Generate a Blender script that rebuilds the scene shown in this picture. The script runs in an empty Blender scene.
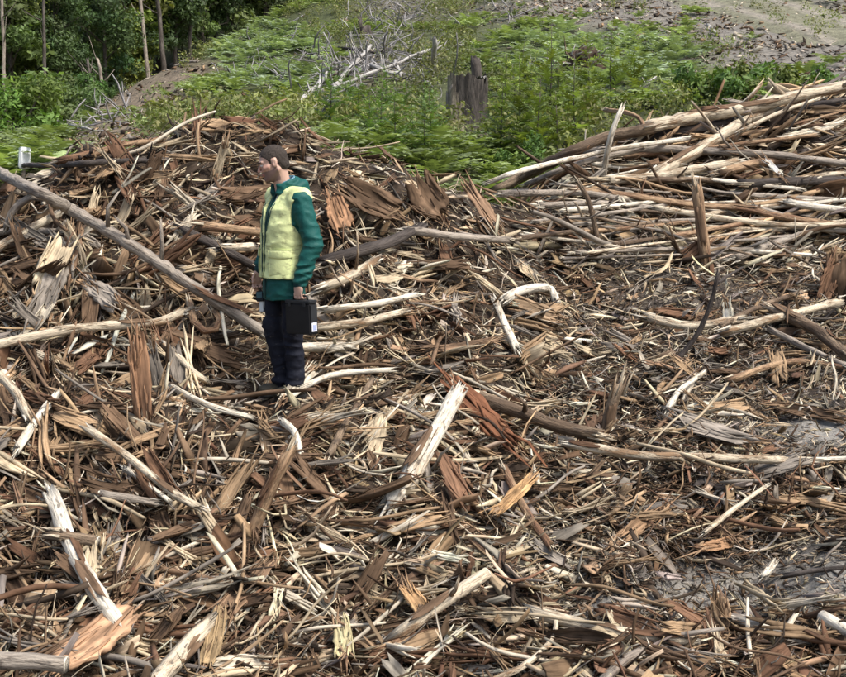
import bpy, math, numpy as np
from mathutils import Vector, Matrix, Euler

S = bpy.context.scene
C = S.collection
R = math.radians

# ------------------------------------------------------------------ camera
W0, H0, FPX = 846.0, 677.0, 1228.0
HORIZON = 165.0
CAMZ = 1.66
PITCH = math.atan((H0 / 2 - HORIZON) / FPX)
cam_d = bpy.data.cameras.new('camera')
cam = bpy.data.objects.new('camera', cam_d)
C.objects.link(cam)
cam.location = (0, 0, CAMZ)
cam.rotation_euler = (math.pi / 2 - PITCH, 0, 0)
cam_d.sensor_fit = 'HORIZONTAL'
cam_d.sensor_width = 36.0
cam_d.lens = 36.0 * FPX / W0
cam_d.clip_start = 0.05
cam_d.clip_end = 600
S.camera = cam
S.render.resolution_x, S.render.resolution_y = 1024, 819

# ------------------------------------------------------------------ light
SUN_EL, SUN_AZ = R(58), R(125)        # azimuth clockwise from +Y: right and a little behind the camera
world = bpy.data.worlds.new('World')
S.world = world
world.use_nodes = True
wn = world.node_tree
sky = wn.nodes.new('ShaderNodeTexSky')
sky.sky_type = 'NISHITA'
sky.sun_disc = False
sky.sun_elevation = SUN_EL
sky.sun_rotation = SUN_AZ
sky.air_density = 1.0
sky.dust_density = 4.0
sky.ozone_density = 0.6
wn.links.new(sky.outputs[0], wn.nodes['Background'].inputs[0])
wn.nodes['Background'].inputs[1].default_value = 0.135
sd = bpy.data.lights.new('sun', 'SUN')
sd.energy = 2.5
sd.angle = R(12)
sd.color = (1.0, 0.97, 0.93)
sun = bpy.data.objects.new('sun', sd)
C.objects.link(sun)
sdir = Vector((math.sin(SUN_AZ) * math.cos(SUN_EL), math.cos(SUN_AZ) * math.cos(SUN_EL), math.sin(SUN_EL)))
sun.rotation_euler = sdir.to_track_quat('Z', 'Y').to_euler()
sun.location = (6, -6, 14)
S.view_settings.view_transform = 'Standard'
S.view_settings.look = 'None'
S.view_settings.exposure = 0.74
S.view_settings.gamma = 1.0
S.cycles.max_bounces = 6
S.cycles.diffuse_bounces = 3
S.cycles.transparent_max_bounces = 8

# ------------------------------------------------------------------ numpy helpers
rng = np.random.default_rng(20240)


def hash3(i, j, k, seed):
    h = (i.astype(np.int64) * 374761393 + j.astype(np.int64) * 668265263 + k.astype(np.int64) * 2147483647 + seed * 974634777) & 0xFFFFFFFF
    h = ((h ^ (h >> 13)) * 1274126177) & 0xFFFFFFFF
    h = (h ^ (h >> 16)) & 0xFFFFFFFF
    return h / 4294967295.0


def vnoise(x, y, z=None, seed=1):
    """smooth value noise in -1..1"""
    x = np.asarray(x, float); y = np.asarray(y, float)
    z = np.zeros_like(x) if z is None else np.asarray(z, float)
    i, j, k = np.floor(x), np.floor(y), np.floor(z)
    fx, fy, fz = x - i, y - j, z - k
    fx, fy, fz = [f * f * (3 - 2 * f) for f in (fx, fy, fz)]
    r = 0
    for a in (0, 1):
        for b in (0, 1):
            for c in (0, 1):
                w = (fx if a else 1 - fx) * (fy if b else 1 - fy) * (fz if c else 1 - fz)
                r = r + w * hash3(i + a, j + b, k + c, seed)
    return r * 2 - 1


def ray(px, py):
    """direction per unit of world Y for a photo pixel"""
    u = (np.asarray(px, float) - W0 / 2) / FPX
    v = (H0 / 2 - np.asarray(py, float)) / FPX
    dy = math.cos(PITCH) + v * math.sin(PITCH)
    dz = -math.sin(PITCH) + v * math.cos(PITCH)
    return u / dy, dz / dy


def at(px, py, Y):
    rx, rz = ray(px, py)
    return np.array([rx * Y, Y + 0 * rx, CAMZ + rz * Y])


def project(x, y, z):
    yy = y * math.cos(PITCH) - (z - CAMZ) * math.sin(PITCH)
    zz = y * math.sin(PITCH) + (z - CAMZ) * math.cos(PITCH)
    yy = np.maximum(yy, 0.1)
    return W0 / 2 + FPX * x / yy, H0 / 2 - FPX * zz / yy


def tps(ctrl, lam=1e-3):
    """thin plate spline z(x,y)"""
    P = np.array(ctrl, float)
    n = len(P)
    d2 = ((P[:, None, :2] - P[None, :, :2]) ** 2).sum(-1)
    K = 0.5 * d2 * np.log(d2 + 1e-12)
    K[np.arange(n), np.arange(n)] = lam
    A = np.zeros((n + 3, n + 3))
    A[:n, :n] = K
    A[:n, n] = 1; A[:n, n + 1:] = P[:, :2]
    A[n, :n] = 1; A[n + 1:, :n] = P[:, :2].T
    sol = np.linalg.solve(A, np.concatenate([P[:, 2], [0, 0, 0]]))

    def ev(x, y):
        s = np.shape(x)
        x = np.ravel(x); y = np.ravel(y)
        out = sol[n] + sol[n + 1] * x + sol[n + 2] * y
        for q in range(n):
            d = (x - P[q, 0]) ** 2 + (y - P[q, 1]) ** 2
            out = out + sol[q] * 0.5 * d * np.log(d + 1e-12)
        return out.reshape(s)
    return ev


class Grid:
    def __init__(s, x0, x1, y0, y1, h, fn):
        s.x0, s.y0, s.h = x0, y0, h
        s.xs = np.arange(x0, x1 + h / 2, h); s.ys = np.arange(y0, y1 + h / 2, h)
        s.X, s.Y = np.meshgrid(s.xs, s.ys, indexing='ij')
        s.Z = fn(s.X, s.Y)

    def __call__(s, x, y):
        x = np.nan_to_num(np.asarray(x, float)); y = np.nan_to_num(np.asarray(y, float))
        a = np.clip((np.asarray(x, float) - s.x0) / s.h, 0, len(s.xs) - 1.001)
        b = np.clip((np.asarray(y, float) - s.y0) / s.h, 0, len(s.ys) - 1.001)
        i, j = a.astype(int), b.astype(int)
        fa, fb = a - i, b - j
        Z = s.Z
        return (Z[i, j] * (1 - fa) + Z[i + 1, j] * fa) * (1 - fb) + (Z[i, j + 1] * (1 - fa) + Z[i + 1, j + 1] * fa) * fb

    def normal(s, x, y, e=0.08):
        gx = (s(x + e, y) - s(x - e, y)) / (2 * e)
        gy = (s(x, y + e) - s(x, y - e)) / (2 * e)
        n = np.stack([-gx, -gy, np.ones_like(gx)], -1)
        return n / np.linalg.norm(n, axis=-1, keepdims=True)


def hit(g, px, py, lift=0.0, y0=3.0, y1=22.0, step=0.05):
    """first meeting of the pixel's ray with the height field g, lifted"""
    px = np.atleast_1d(np.asarray(px, float)); py = np.atleast_1d(np.asarray(py, float))
    rx, rz = ray(px, py)
    best = np.full(px.shape, np.nan)
    todo = np.ones(px.shape, bool)
    Y = y0
    while Y < y1 and todo.any():
        idx = np.nonzero(todo)[0]
        z = CAMZ + rz[idx] * Y
        below = z < g(rx[idx] * Y, np.full(idx.shape, Y)) + lift
        best[idx[below]] = Y
        todo[idx[below]] = False
        Y += step
    lo = best - step
    hi = best.copy()
    for _ in range(5):
        m = (lo + hi) / 2
        b = CAMZ + rz * m < g(rx * m, m) + lift
        hi = np.where(b, m, hi); lo = np.where(b, lo, m)
    return np.stack([rx * hi, hi, CAMZ + rz * hi], -1)


# ------------------------------------------------------------------ mesh helpers
def mesh_from(name, V, loops, totals, col=None, uv=None, smooth=False):
    me = bpy.data.meshes.new(name)
    V = np.ascontiguousarray(V, np.float32); loops = np.ascontiguousarray(loops, np.int32); totals = np.ascontiguousarray(totals, np.int32)
    me.vertices.add(len(V)); me.vertices.foreach_set('co', V.ravel())
    me.loops.add(len(loops)); me.loops.foreach_set('vertex_index', loops)
    me.polygons.add(len(totals))
    st = np.zeros(len(totals), np.int32); st[1:] = np.cumsum(totals)[:-1]
    me.polygons.foreach_set('loop_start', st)
    me.polygons.foreach_set('loop_total', totals)
    if smooth:
        me.polygons.foreach_set('use_smooth', np.ones(len(totals), bool))
    me.update(calc_edges=True)
    if col is not None:
        a = me.color_attributes.new('Col', 'FLOAT_COLOR', 'POINT')
        c4 = np.ones((len(V), 4), np.float32); c4[:, :3] = col
        a.data.foreach_set('color', c4.ravel())
    if uv is not None:
        a = me.attributes.new('grain', 'FLOAT_VECTOR', 'POINT')
        a.data.foreach_set('vector', np.ascontiguousarray(uv, np.float32).ravel())
    me.validate()
    return me


def faces_arr(F):
    loops = np.array([i for f in F for i in f], np.int32)
    return loops, np.array([len(f) for f in F], np.int32)


def link(name, me, mat=None, parent=None, **props):
    o = bpy.data.objects.new(name, me)
    C.objects.link(o)
    if mat is not None and len(me.materials) == 0:
        me.materials.append(mat)
    if parent is not None:
        o.parent = parent
    for k, v in props.items():
        o[k] = v
    return o


def tag(o, label, cat, group=None, kind=None):
    o['label'] = label
    o['category'] = cat
    if group:
        o['group'] = group
    if kind:
        o['kind'] = kind
    return o


def copy_tree(o, parent=None):
    c = o.copy(); C.objects.link(c)
    c.parent = parent
    for ch in list(o.children):
        copy_tree(ch, c)
    return c


# ------------------------------------------------------------------ materials
def new_mat(name):
    m = bpy.data.materials.new(name)
    m.use_nodes = True
    nt = m.node_tree
    b = nt.nodes['Principled BSDF']
    b.inputs['Specular IOR Level'].default_value = 0.25
    return m, nt, b


def nd(nt, typ, **kw):
    n = nt.nodes.new(typ)
    for k, v in kw.items():
        if k in ('inputs',):
            for a, b in v.items():
                n.inputs[a].default_value = b
        else:
            setattr(n, k, v)
    return n


def mix(nt, fac, a, b, mode='MIX'):
    m = nt.nodes.new('ShaderNodeMix')
    m.data_type = 'RGBA'; m.blend_type = mode
    for sock, v in ((0, fac), (6, a), (7, b)):
        if hasattr(v, 'is_linked'):
            nt.links.new(v, m.inputs[sock])
        elif sock == 0:
            m.inputs[0].default_value = v
        else:
            m.inputs[sock].default_value = (*v, 1) if len(v) == 3 else v
    return m.outputs[2]


def ramp(nt, src, stops):
    r = nt.nodes.new('ShaderNodeValToRGB')
    el = r.color_ramp.elements
    while len(el) < len(stops):
        el.new(0.5)
    for e, (p, c) in zip(el, stops):
        e.position = p
        e.color = (*c, 1) if not np.isscalar(c) else (c, c, c, 1)
    nt.links.new(src, r.inputs[0])
    return r.outputs[0]


def grain_vec(nt, sx, sy):
    at_ = nd(nt, 'ShaderNodeAttribute', attribute_name='grain')
    mp = nd(nt, 'ShaderNodeMapping')
    mp.inputs['Scale'].default_value = (sx, sy, sy)
    nt.links.new(at_.outputs['Vector'], mp.inputs[0])
    return mp.outputs[0]


def piece_mat(name, rough=0.8, streak=0.72, along=5, across=85):
    """torn wood: colour of the piece (Col) times object tint, with fibres along it"""
    m, nt, b = new_mat(name)
    col = nd(nt, 'ShaderNodeAttribute', attribute_name='Col')
    oi = nd(nt, 'ShaderNodeObjectInfo')
    base = mix(nt, 1.0, col.outputs[0], oi.outputs['Color'], 'MULTIPLY')
    nz = nd(nt, 'ShaderNodeTexNoise', inputs={'Scale': 1.0, 'Detail': 4.0, 'Roughness': 0.6})
    nt.links.new(grain_vec(nt, along, across), nz.inputs['Vector'])
    g = ramp(nt, nz.outputs[0], [(0.25, 1 - streak), (0.5, 1.0), (0.78, 1 + streak * 0.45)])
    c2 = mix(nt, 1.0, base, g, 'MULTIPLY')
    # weathered grey blotches
    tc = nd(nt, 'ShaderNodeNewGeometry')
    nz2 = nd(nt, 'ShaderNodeTexNoise', inputs={'Scale': 7.0, 'Detail': 5.0})
    nt.links.new(tc.outputs['Position'], nz2.inputs['Vector'])
    d = ramp(nt, nz2.outputs[0], [(0.35, 0.62), (0.6, 1.08)])
    c3 = mix(nt, 0.8, c2, d, 'MULTIPLY')
    c3 = mix(nt, 1.0, c3, (0.66, 0.59, 0.46), 'DARKEN')
    b.inputs['Specular IOR Level'].default_value = 0.1
    nt.links.new(c3, b.inputs['Base Color'])
    b.inputs['Roughness'].default_value = rough
    bp = nd(nt, 'ShaderNodeBump', inputs={'Strength': 0.5, 'Distance': 0.004})
    nt.links.new(nz.outputs[0], bp.inputs['Height'])
    nt.links.new(bp.outputs[0], b.inputs['Normal'])
    return m


def log_mat(name, wood, bark, lo=0.45, hi=0.55, dirt=(0.06, 0.045, 0.035), rough=0.75, across=14):
    """a log partly stripped of its bark"""
    m, nt, b = new_mat(name)
    nz = nd(nt, 'ShaderNodeTexNoise', inputs={'Scale': 1.0, 'Detail': 5.0, 'Roughness': 0.65})
    nt.links.new(grain_vec(nt, 2.6, across), nz.inputs['Vector'])
    k = ramp(nt, nz.outputs[0], [(lo, 0.0), (hi, 1.0)])
    fine = nd(nt, 'ShaderNodeTexNoise', inputs={'Scale': 1.0, 'Detail': 4.0, 'Roughness': 0.7})
    nt.links.new(grain_vec(nt, 7, 62), fine.inputs['Vector'])
    s = ramp(nt, fine.outputs[0], [(0.3, 0.38), (0.5, 0.95), (0.75, 1.2)])
    c = mix(nt, k, wood, bark)
    c = mix(nt, 1.0, c, s, 'MULTIPLY')
    spot = nd(nt, 'ShaderNodeTexNoise', inputs={'Scale': 1.0, 'Detail': 3.0})
    nt.links.new(grain_vec(nt, 14, 26), spot.inputs['Vector'])
    dk = ramp(nt, spot.outputs[0], [(0.60, 0.0), (0.72, 0.75)])
    c = mix(nt, dk, c, dirt)
    oi = nd(nt, 'ShaderNodeObjectInfo')
    c = mix(nt, 1.0, c, oi.outputs['Color'], 'MULTIPLY')
    nt.links.new(c, b.inputs['Base Color'])
    b.inputs['Roughness'].default_value = rough
    add = nd(nt, 'ShaderNodeMath', operation='ADD')
    nt.links.new(k, add.inputs[0]); nt.links.new(fine.outputs[0], add.inputs[1])
    bp = nd(nt, 'ShaderNodeBump', inputs={'Strength': 0.9, 'Distance': 0.012})
    nt.links.new(add.outputs[0], bp.inputs['Height'])
    nt.links.new(bp.outputs[0], b.inputs['Normal'])
    return m


def leaf_mat(name, rough=0.6, trans=0.25):
    m, nt, b = new_mat(name)
    col = nd(nt, 'ShaderNodeAttribute', attribute_name='Col')
    oi = nd(nt, 'ShaderNodeObjectInfo')
    c = mix(nt, 1.0, col.outputs[0], oi.outputs['Color'], 'MULTIPLY')
    nt.links.new(c, b.inputs['Base Color'])
    b.inputs['Roughness'].default_value = rough
    tr = nd(nt, 'ShaderNodeBsdfTranslucent')
    ct = mix(nt, 1.0, c, (1.2, 1.3, 0.5), 'MULTIPLY')
    nt.links.new(ct, tr.inputs[0])
    ms = nd(nt, 'ShaderNodeMixShader')
    ms.inputs[0].default_value = trans
    nt.links.new(b.outputs[0], ms.inputs[1]); nt.links.new(tr.outputs[0], ms.inputs[2])
    nt.links.new(ms.outputs[0], nt.nodes['Material Output'].inputs[0])
    return m


def plain_mat(name, color, rough=0.7, var=0.25, scale=20.0, bump=0.0, bscale=200.0, metal=0.0):
    m, nt, b = new_mat(name)
    tc = nd(nt, 'ShaderNodeTexCoord')
    nz = nd(nt, 'ShaderNodeTexNoise', inputs={'Scale': scale, 'Detail': 4.0})
    nt.links.new(tc.outputs['Object'], nz.inputs['Vector'])
    g = ramp(nt, nz.outputs[0], [(0.3, 1 - var), (0.7, 1 + var * 0.6)])
    c = mix(nt, 1.0, color, g, 'MULTIPLY')
    nt.links.new(c, b.inputs['Base Color'])
    b.inputs['Roughness'].default_value = rough
    b.inputs['Metallic'].default_value = metal
    if bump:
        n2 = nd(nt, 'ShaderNodeTexNoise', inputs={'Scale': bscale, 'Detail': 3.0})
        nt.links.new(tc.outputs['Object'], n2.inputs['Vector'])
        bp = nd(nt, 'ShaderNodeBump', inputs={'Strength': bump, 'Distance': 0.003})
        nt.links.new(n2.outputs[0], bp.inputs['Height'])
        nt.links.new(bp.outputs[0], b.inputs['Normal'])
    return m


CREAM = np.array([0.445, 0.36, 0.24]); PALE = np.array([0.55, 0.48, 0.365]); TAN = np.array([0.285, 0.195, 0.115])
BROWN = np.array([0.130, 0.084, 0.052]); RED = np.array([0.150, 0.085, 0.051]); GREY = np.array([0.225, 0.195, 0.16])
DARK = np.array([0.05, 0.036, 0.026])

M = {}
M['piece'] = piece_mat('torn_wood')
M['bark'] = piece_mat('bark_slab_fibres', rough=0.85, streak=0.75, along=3.5, across=48)
M['pale_log'] = log_mat('pale_stripped_log', (0.60, 0.51, 0.37), (0.25, 0.16, 0.09), 0.50, 0.62)
M['white_log'] = log_mat('bleached_log', (0.68, 0.62, 0.50), (0.42, 0.33, 0.22), 0.52, 0.66)
M['grey_log'] = log_mat('grey_weathered_log', (0.36, 0.31, 0.25), (0.20, 0.16, 0.125), 0.45, 0.66)
M['brown_log'] = log_mat('brown_bark_log', (0.30, 0.22, 0.145), (0.115, 0.078, 0.05), 0.36, 0.54)
M['red_log'] = log_mat('orange_brown_log', (0.38, 0.255, 0.15), (0.19, 0.105, 0.06), 0.44, 0.6)
M['dark_log'] = log_mat('charcoal_and_shaded_log', (0.085, 0.07, 0.06), (0.045, 0.036, 0.03), 0.4, 0.6)  # charcoal tone, also standing in for shade on logs of the stack

# ------------------------------------------------------------------ terrain
def cp(px, py, Y):
    return tuple(at(px, py, Y))


hill_ctrl = [
    # under the pile and the camera
    (-14, -6, -1.9), (0, -6, -1.9), (14, -6, -1.9), (-12, 2, -1.7), (0, 2, -1.75), (12, 2, -1.7),
    (-8, 7, -1.0), (0, 7, -1.1), (8, 7, -1.0), (-6, 10, -.3), (0, 10, -0.8), (7, 11, -0.8), (3, 12, -.7),
    (-5.0, 13, .8), (0, 13, .3), (3, 14, -.1), (6, 14.5, 0.0), (-16, 12, 0.8), (15, 14, 0.8),
    # visible hillside behind the pile
    cp(0, 172, 20), cp(-200, 175, 22), cp(60, 165, 19), cp(130, 145, 19), cp(230, 132, 17), cp(330, 150, 16.5), cp(420, 172, 16.5), cp(500, 172, 17.5),
    cp(600, 135, 20), cp(700, 112, 21), cp(846, 95, 22), cp(1000, 85, 24),
    cp(467, 142, 24), cp(300, 120, 24), cp(560, 100, 26), cp(380, 100, 28), cp(440, 60, 35), cp(300, 70, 33), cp(640, 60, 31), cp(760, 72, 27), cp(846, 60, 29), cp(960, 55, 30),
    cp(130, 118, 29), cp(60, 140, 29), cp(0, 150, 30), cp(200, 92, 31), cp(175, 75, 38), cp(110, 118, 36), cp(250, 50, 42), cp(240, 75, 36),
    cp(290, 12, 54), cp(400, 0, 52), cp(560, 5, 47), cp(640, 0, 45), cp(740, 20, 39), cp(846, 10, 40), cp(846, 38, 34), cp(980, 20, 38),
    # beyond the edge of the clearing and out of frame
    (-11, 47, 3.6), (-14, 40, 2.6), (-18, 52, 3.0), (-14, 60, 5.0), (-26, 60, 3.5), (-30, 40, 2.5), (-9, 66, 8.5), (-22, 82, 10.5), (-40, 80, 9), (0, 78, 15.5), (18, 74, 16.5), (40, 70, 16),
    (-45, 120, 26), (0, 120, 28), (45, 120, 29), (34, 45, 9), (30, 28, 5), (-60, 60, 6), (-50, 20, 2), (60, 30, 6), (80, 100, 25), (-80, 120, 25), (50, 0, 0), (-50, -10, -1), (0, -30, -2.5),
    (0, 170, 46), (-80, 170, 44), (80, 170, 46),
]
hill_tps = tps(hill_ctrl, 0.02)


def hill_raw(x, y):
    z = hill_tps(x, y)
    k = np.clip((y - 14) / 8, 0, 1)
    z = z + k * (0.16 * vnoise(x / 2.2, y / 2.2, seed=3) + 0.09 * vnoise(x / 0.8, y / 0.8, seed=4)) + 0.6 * np.clip((y - 55) / 20, 0, 1) * vnoise(x / 9, y / 9, seed=5)
    return z


hill = Grid(-72, 72, -20, 165, 0.75, hill_raw)

pile_ctrl = []
for px, py, Y in [
    # bottom rows
    (-150, 720, 5.6), (0, 720, 5.7), (210, 720, 5.7), (423, 720, 5.75), (640, 720, 5.75), (846, 720, 5.8), (1000, 720, 5.8),
    (-120, 560, 7.0), (0, 560, 7.0), (210, 560, 7.0), (423, 560, 7.05), (640, 575, 7.0), (846, 575, 7.0), (1000, 570, 7.1),
    (-120, 470, 7.8), (0, 470, 7.8), (210, 470, 7.8), (423, 470, 8.0), (640, 480, 8.2), (846, 480, 8.2), (1000, 480, 8.3),
    (-120, 380, 8.7), (0, 380, 8.7), (150, 380, 8.75), (285, 393, 8.8), (423, 385, 9.1), (560, 390, 9.6), (700, 390, 10.0), (846, 395, 10.0), (1000, 390, 10.2),
    (-120, 300, 9.3), (0, 300, 9.4), (150, 290, 9.5), (285, 310, 9.9), (423, 300, 10.5), (560, 310, 11.3), (700, 310, 11.9), (846, 310, 11.9), (1000, 305, 12.0),
    (-120, 235, 9.9), (0, 230, 10.0), (150, 200, 10.3), (285, 210, 10.7), (400, 230, 11.1), (500, 240, 12.2), (600, 250, 13.2), (720, 255, 13.6), (846, 250, 13.7), (1000, 250, 13.8),
    (-120, 190, 10.8), (0, 182, 10.9), (60, 172, 11.1), (120, 152, 11.2), (180, 132, 11.3), (230, 124, 11.4), (290, 135, 11.5), (340, 155, 11.6), (400, 176, 11.8), (450, 188, 12.0), (505, 196, 12.8),
    (560, 190, 14.2), (640, 160, 15.0), (700, 140, 15.4), (780, 122, 15.8), (846, 108, 16.0), (980, 95, 16.2),
    (560, 215, 13.9), (700, 200, 14.6), (846, 190, 14.8), (1000, 185, 15.0)]:
    pile_ctrl.append(cp(px, py, Y))
pile_ctrl += [(-9, 3.5, -1.35), (-4, 3.5, -1.4), (0, 3.5, -1.45), (4, 3.5, -1.4), (9, 3.5, -1.35), (0, 1, -1.7), (-9, 1, -1.7), (9, 1, -1.7),
              (-7, 13.4, 0.5), (-4, 13.2, 0.6), (-1.5, 13.2, 0.6), (0, 14.2, 0.5), (1.2, 15.8, 0.6), (3, 18.2, 1.3), (6, 18.8, 1.4), (10, 19, 1.4),
              (-7, 16, -0.5), (-2, 16, -0.5), (1, 19, -0.5), (5, 22, -0.5), (10, 22, -0.5), (-9, 9.5, 0.6), (-9, 12, 1.2), (12, 14, 0.8), (12, 9, -0.4)]
pile_tps = tps(pile_ctrl, 0.01)
smooth_pile = Grid(-10, 12, 0.5, 21, 0.1, lambda x, y: pile_tps(x, y))


def pile_raw(x, y):
    k = np.clip((y - 2) / 3, 0, 1)
    z = smooth_pile(x, y)
    z = z + k * (0.12 * vnoise(x / 0.9, y / 0.9, seed=11) + 0.12 * vnoise(x / 0.42, y / 0.42, seed=12) + 0.07 * vnoise(x / 0.2, y / 0.2, seed=13))
    kl = np.clip((1.0 - x) / 1.5, 0, 1) * np.clip((y - 6) / 1.5, 0, 1)
    z = z + kl * (0.13 * vnoise(x / .6, y / .6, seed=14) - 0.05 * np.abs(vnoise(x / .33, y / .33, seed=15)))
    # calmer trodden spot under the man
    d = np.hypot(x + 0.98, y - 8.8)
    w = np.clip(1 - d / 0.5, 0, 1)
    return z * (1 - w) + smooth_pile(x, y) * w


pile = Grid(-9, 11, 1.0, 20, 0.065, pile_raw)
# the upper envelope of the lumps: what long things rest on
_E = pile.Z.copy()
for _ in range(3):
    for ax in (0, 1):
        _E = np.maximum.reduce([_E, np.roll(_E, 1, ax), np.roll(_E, -1, ax)])
for _ in range(8):
    for ax in (0, 1):
        _E = (_E + np.roll(_E, 1, ax) + np.roll(_E, -1, ax)) / 3
envelope = Grid(-9, 11, 1.0, 20, 0.065, lambda x, y: 0 * x)
envelope.Z = _E - .05


# soil patches: where the mulch is thin and grey ground shows (an actual clearing in the litter)
def soil_k(px, py):
    k = np.zeros_like(px)
    for cx, cy, sx, sy, a in [(730, 592, 130, 32, 1.0), (825, 582, 90, 40, 1.0), (620, 605, 60, 20, .9), (825, 430, 75, 22, 1.0), (640, 255, 60, 22, .35), (760, 420, 40, 12, .4), (690, 300, 90, 25, .15)]:
        k = np.maximum(k, a * np.exp(-(((px - cx) / sx) ** 2 + ((py - cy) / sy) ** 2) * 1.3))
    return k


# hill colour zones
hp = project(hill.X, hill.Y, hill.Z)
def blob(px, py, cx, cy, sx, sy):
    return np.exp(-(((px - cx) / sx) ** 2 + ((py - cy) / sy) ** 2))


def bare_k(px, py, y):
    """bare brown-grey ground: track on the left, stony ground by the road"""
    k = 1.5 * blob(px, py, 125, 114, 36, 14) + 1.5 * blob(px, py, 155, 92, 34, 13) + 1.2 * blob(px, py, 90, 130, 28, 11) + 1.1 * blob(px, py, 108, 138, 40, 14) + 1.2 * blob(px, py, 105, 152, 42, 18) + 1.3 * blob(px, py, 190, 72, 35, 10)
    k = k + 1.4 * blob(px, py, 800, 45, 110, 42) + 1.2 * blob(px, py, 650, 12, 130, 20) + 0.8 * blob(px, py, 560, 8, 60, 9) + 0.6 * blob(px, py, 400, 8, 40, 14) + 1.3 * blob(px, py, 950, 40, 120, 60)
    k = k + 0.5 * blob(px, py, 370, 75, 50, 28) + 0.6 * blob(px, py, 300, 115, 25, 10)
    return np.clip(k, 0, 1) * (y > 15)


hb = bare_k(hp[0], hp[1], hill.Y)
nzv = vnoise(hill.X / 1.3, hill.Y / 1.3, seed=21) * 0.5 + 0.5
green = np.array([0.07, 0.085, 0.035]); soil = np.array([0.17, 0.135, 0.095]); gravel = np.array([0.22, 0.20, 0.165]); leaflit = np.array([0.035, 0.032, 0.015])
hc = green[None, None] * (1 - nzv[..., None] * .4) + leaflit * (nzv[..., None] * .4)
rk = (1 / (1 + np.exp(-(hp[0] - 450) / 40)))[..., None]
hc = hc * (1 - hb[..., None]) + (soil * (1 - rk) + np.array([.175, .16, .135]) * rk) * hb[..., None]
nearpile = np.clip((17 - hill.Y) / 3, 0, 1)[..., None]
hc = hc * (1 - nearpile) + np.array([0.09, 0.062, 0.04]) * nearpile

ground_m, nt, b = new_mat('hill_soil')
col = nd(nt, 'ShaderNodeAttribute', attribute_name='Col')
geo = nd(nt, 'ShaderNodeNewGeometry')
n1 = nd(nt, 'ShaderNodeTexNoise', inputs={'Scale': 5.0, 'Detail': 8.0, 'Roughness': 0.7})
nt.links.new(geo.outputs['Position'], n1.inputs['Vector'])
g1 = ramp(nt, n1.outputs[0], [(0.3, 0.45), (0.5, 1.0), (0.72, 1.5)])
nt.links.new(mix(nt, 1.0, col.outputs[0], g1, 'MULTIPLY'), b.inputs['Base Color'])
b.inputs['Roughness'].default_value = 0.95
bp = nd(nt, 'ShaderNodeBump', inputs={'Strength': 0.8, 'Distance': 0.08})
nt.links.new(n1.outputs[0], bp.inputs['Height']); nt.links.new(bp.outputs[0], b.inputs['Normal'])


def grid_mesh(name, g, col=None, mask=None):
    nx, ny = g.X.shape
    V = np.stack([g.X, g.Y, g.Z], -1).reshape(-1, 3)
    idx = np.arange(nx * ny).reshape(nx, ny)
    Q = np.stack([idx[:-1, :-1], idx[1:, :-1], idx[1:, 1:], idx[:-1, 1:]], -1)
    if mask is not None:
        mm = mask[:-1, :-1] | mask[1:, :-1] | mask[1:, 1:] | mask[:-1, 1:]
        Q = Q[mm]
    Q = Q.reshape(-1, 4)
    used, inv = np.unique(Q.ravel(), return_inverse=True)
    c = None if col is None else np.broadcast_to(col, g.X.shape + (3,)).reshape(-1, 3)[used]
    return mesh_from(name, V[used], inv, np.full(len(Q), 4), c, smooth=True)


hill_o = link('hillside', grid_mesh('hillside', hill, hc), ground_m, kind='structure')

# mound under the shredded wood
pmask = pile.Z > hill(pile.X, pile.Y) - 0.12
ppx, ppy = project(pile.X, pile.Y, pile.Z)
sk = soil_k(ppx, ppy)[..., None]
pc = np.array([0.045, 0.032, 0.022]) * (1 - sk) + np.array([0.27, 0.255, 0.225]) * sk  # deep shade of the gaps is put into the dark mound colour
mulch_m = ground_m.copy(); mulch_m.name = 'mulch_and_soil'
for n in mulch_m.node_tree.nodes:
    if n.type == 'TEX_NOISE':
        n.inputs['Scale'].default_value = 16.0
    if n.type == 'BUMP':
        n.inputs['Distance'].default_value = 0.03
pile_o = link('debris_mound', grid_mesh('debris_mound', pile, pc, pmask), mulch_m, kind='structure')

# gravel road at the top right, laid on the hill
road_path = [at(1010, 92, 27), at(930, 70, 30), at(846, 40, 34.5), at(770, 15, 40), at(700, -8, 46), at(600, -40, 55), at(480, -75, 68)]
rp = np.array(road_path)
t = np.linspace(0, len(rp) - 1, 90)
cl = np.stack([np.interp(t, np.arange(len(rp)), rp[:, q]) for q in (0, 1)], -1)
for _ in range(12):
    cl[1:-1] = (cl[:-2] + 2 * cl[1:-1] + cl[2:]) / 4
tg = np.gradient(cl, axis=0); tg /= np.linalg.norm(tg, axis=1, keepdims=True)
nrm = np.stack([-tg[:, 1], tg[:, 0]], -1)
cross = np.linspace(-1, 1, 9)
RV = []
for q in cross:
    p = cl + nrm * q * (1.9 + 0.15 * vnoise(t * 3, np.full_like(t, q > 0), seed=8)[:, None] * (abs(q) == 1))
    z = hill(p[:, 0], p[:, 1]) + (0.07 if abs(q) < .9 else -0.05)
    RV.append(np.stack([p[:, 0], p[:, 1], z + 0.02], -1))
RV = np.stack(RV, 1)
n_, k_ = RV.shape[:2]
idx = np.arange(n_ * k_).reshape(n_, k_)
Q = np.stack([idx[:-1, :-1], idx[:-1, 1:], idx[1:, 1:], idx[1:, :-1]], -1).reshape(-1, 4)
rut = np.abs(np.abs(cross) - 0.45) < 0.2
rc = np.where(rut[None, :, None], np.array([0.24, 0.215, 0.175]), np.array([0.17, 0.165, 0.11]))
rc = np.broadcast_to(rc, (n_, k_, 3)).reshape(-1, 3)
link('gravel_road', mesh_from('gravel_road', RV.reshape(-1, 3), Q.ravel(), np.full(len(Q), 4), rc, smooth=True), ground_m, kind='structure')


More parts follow.
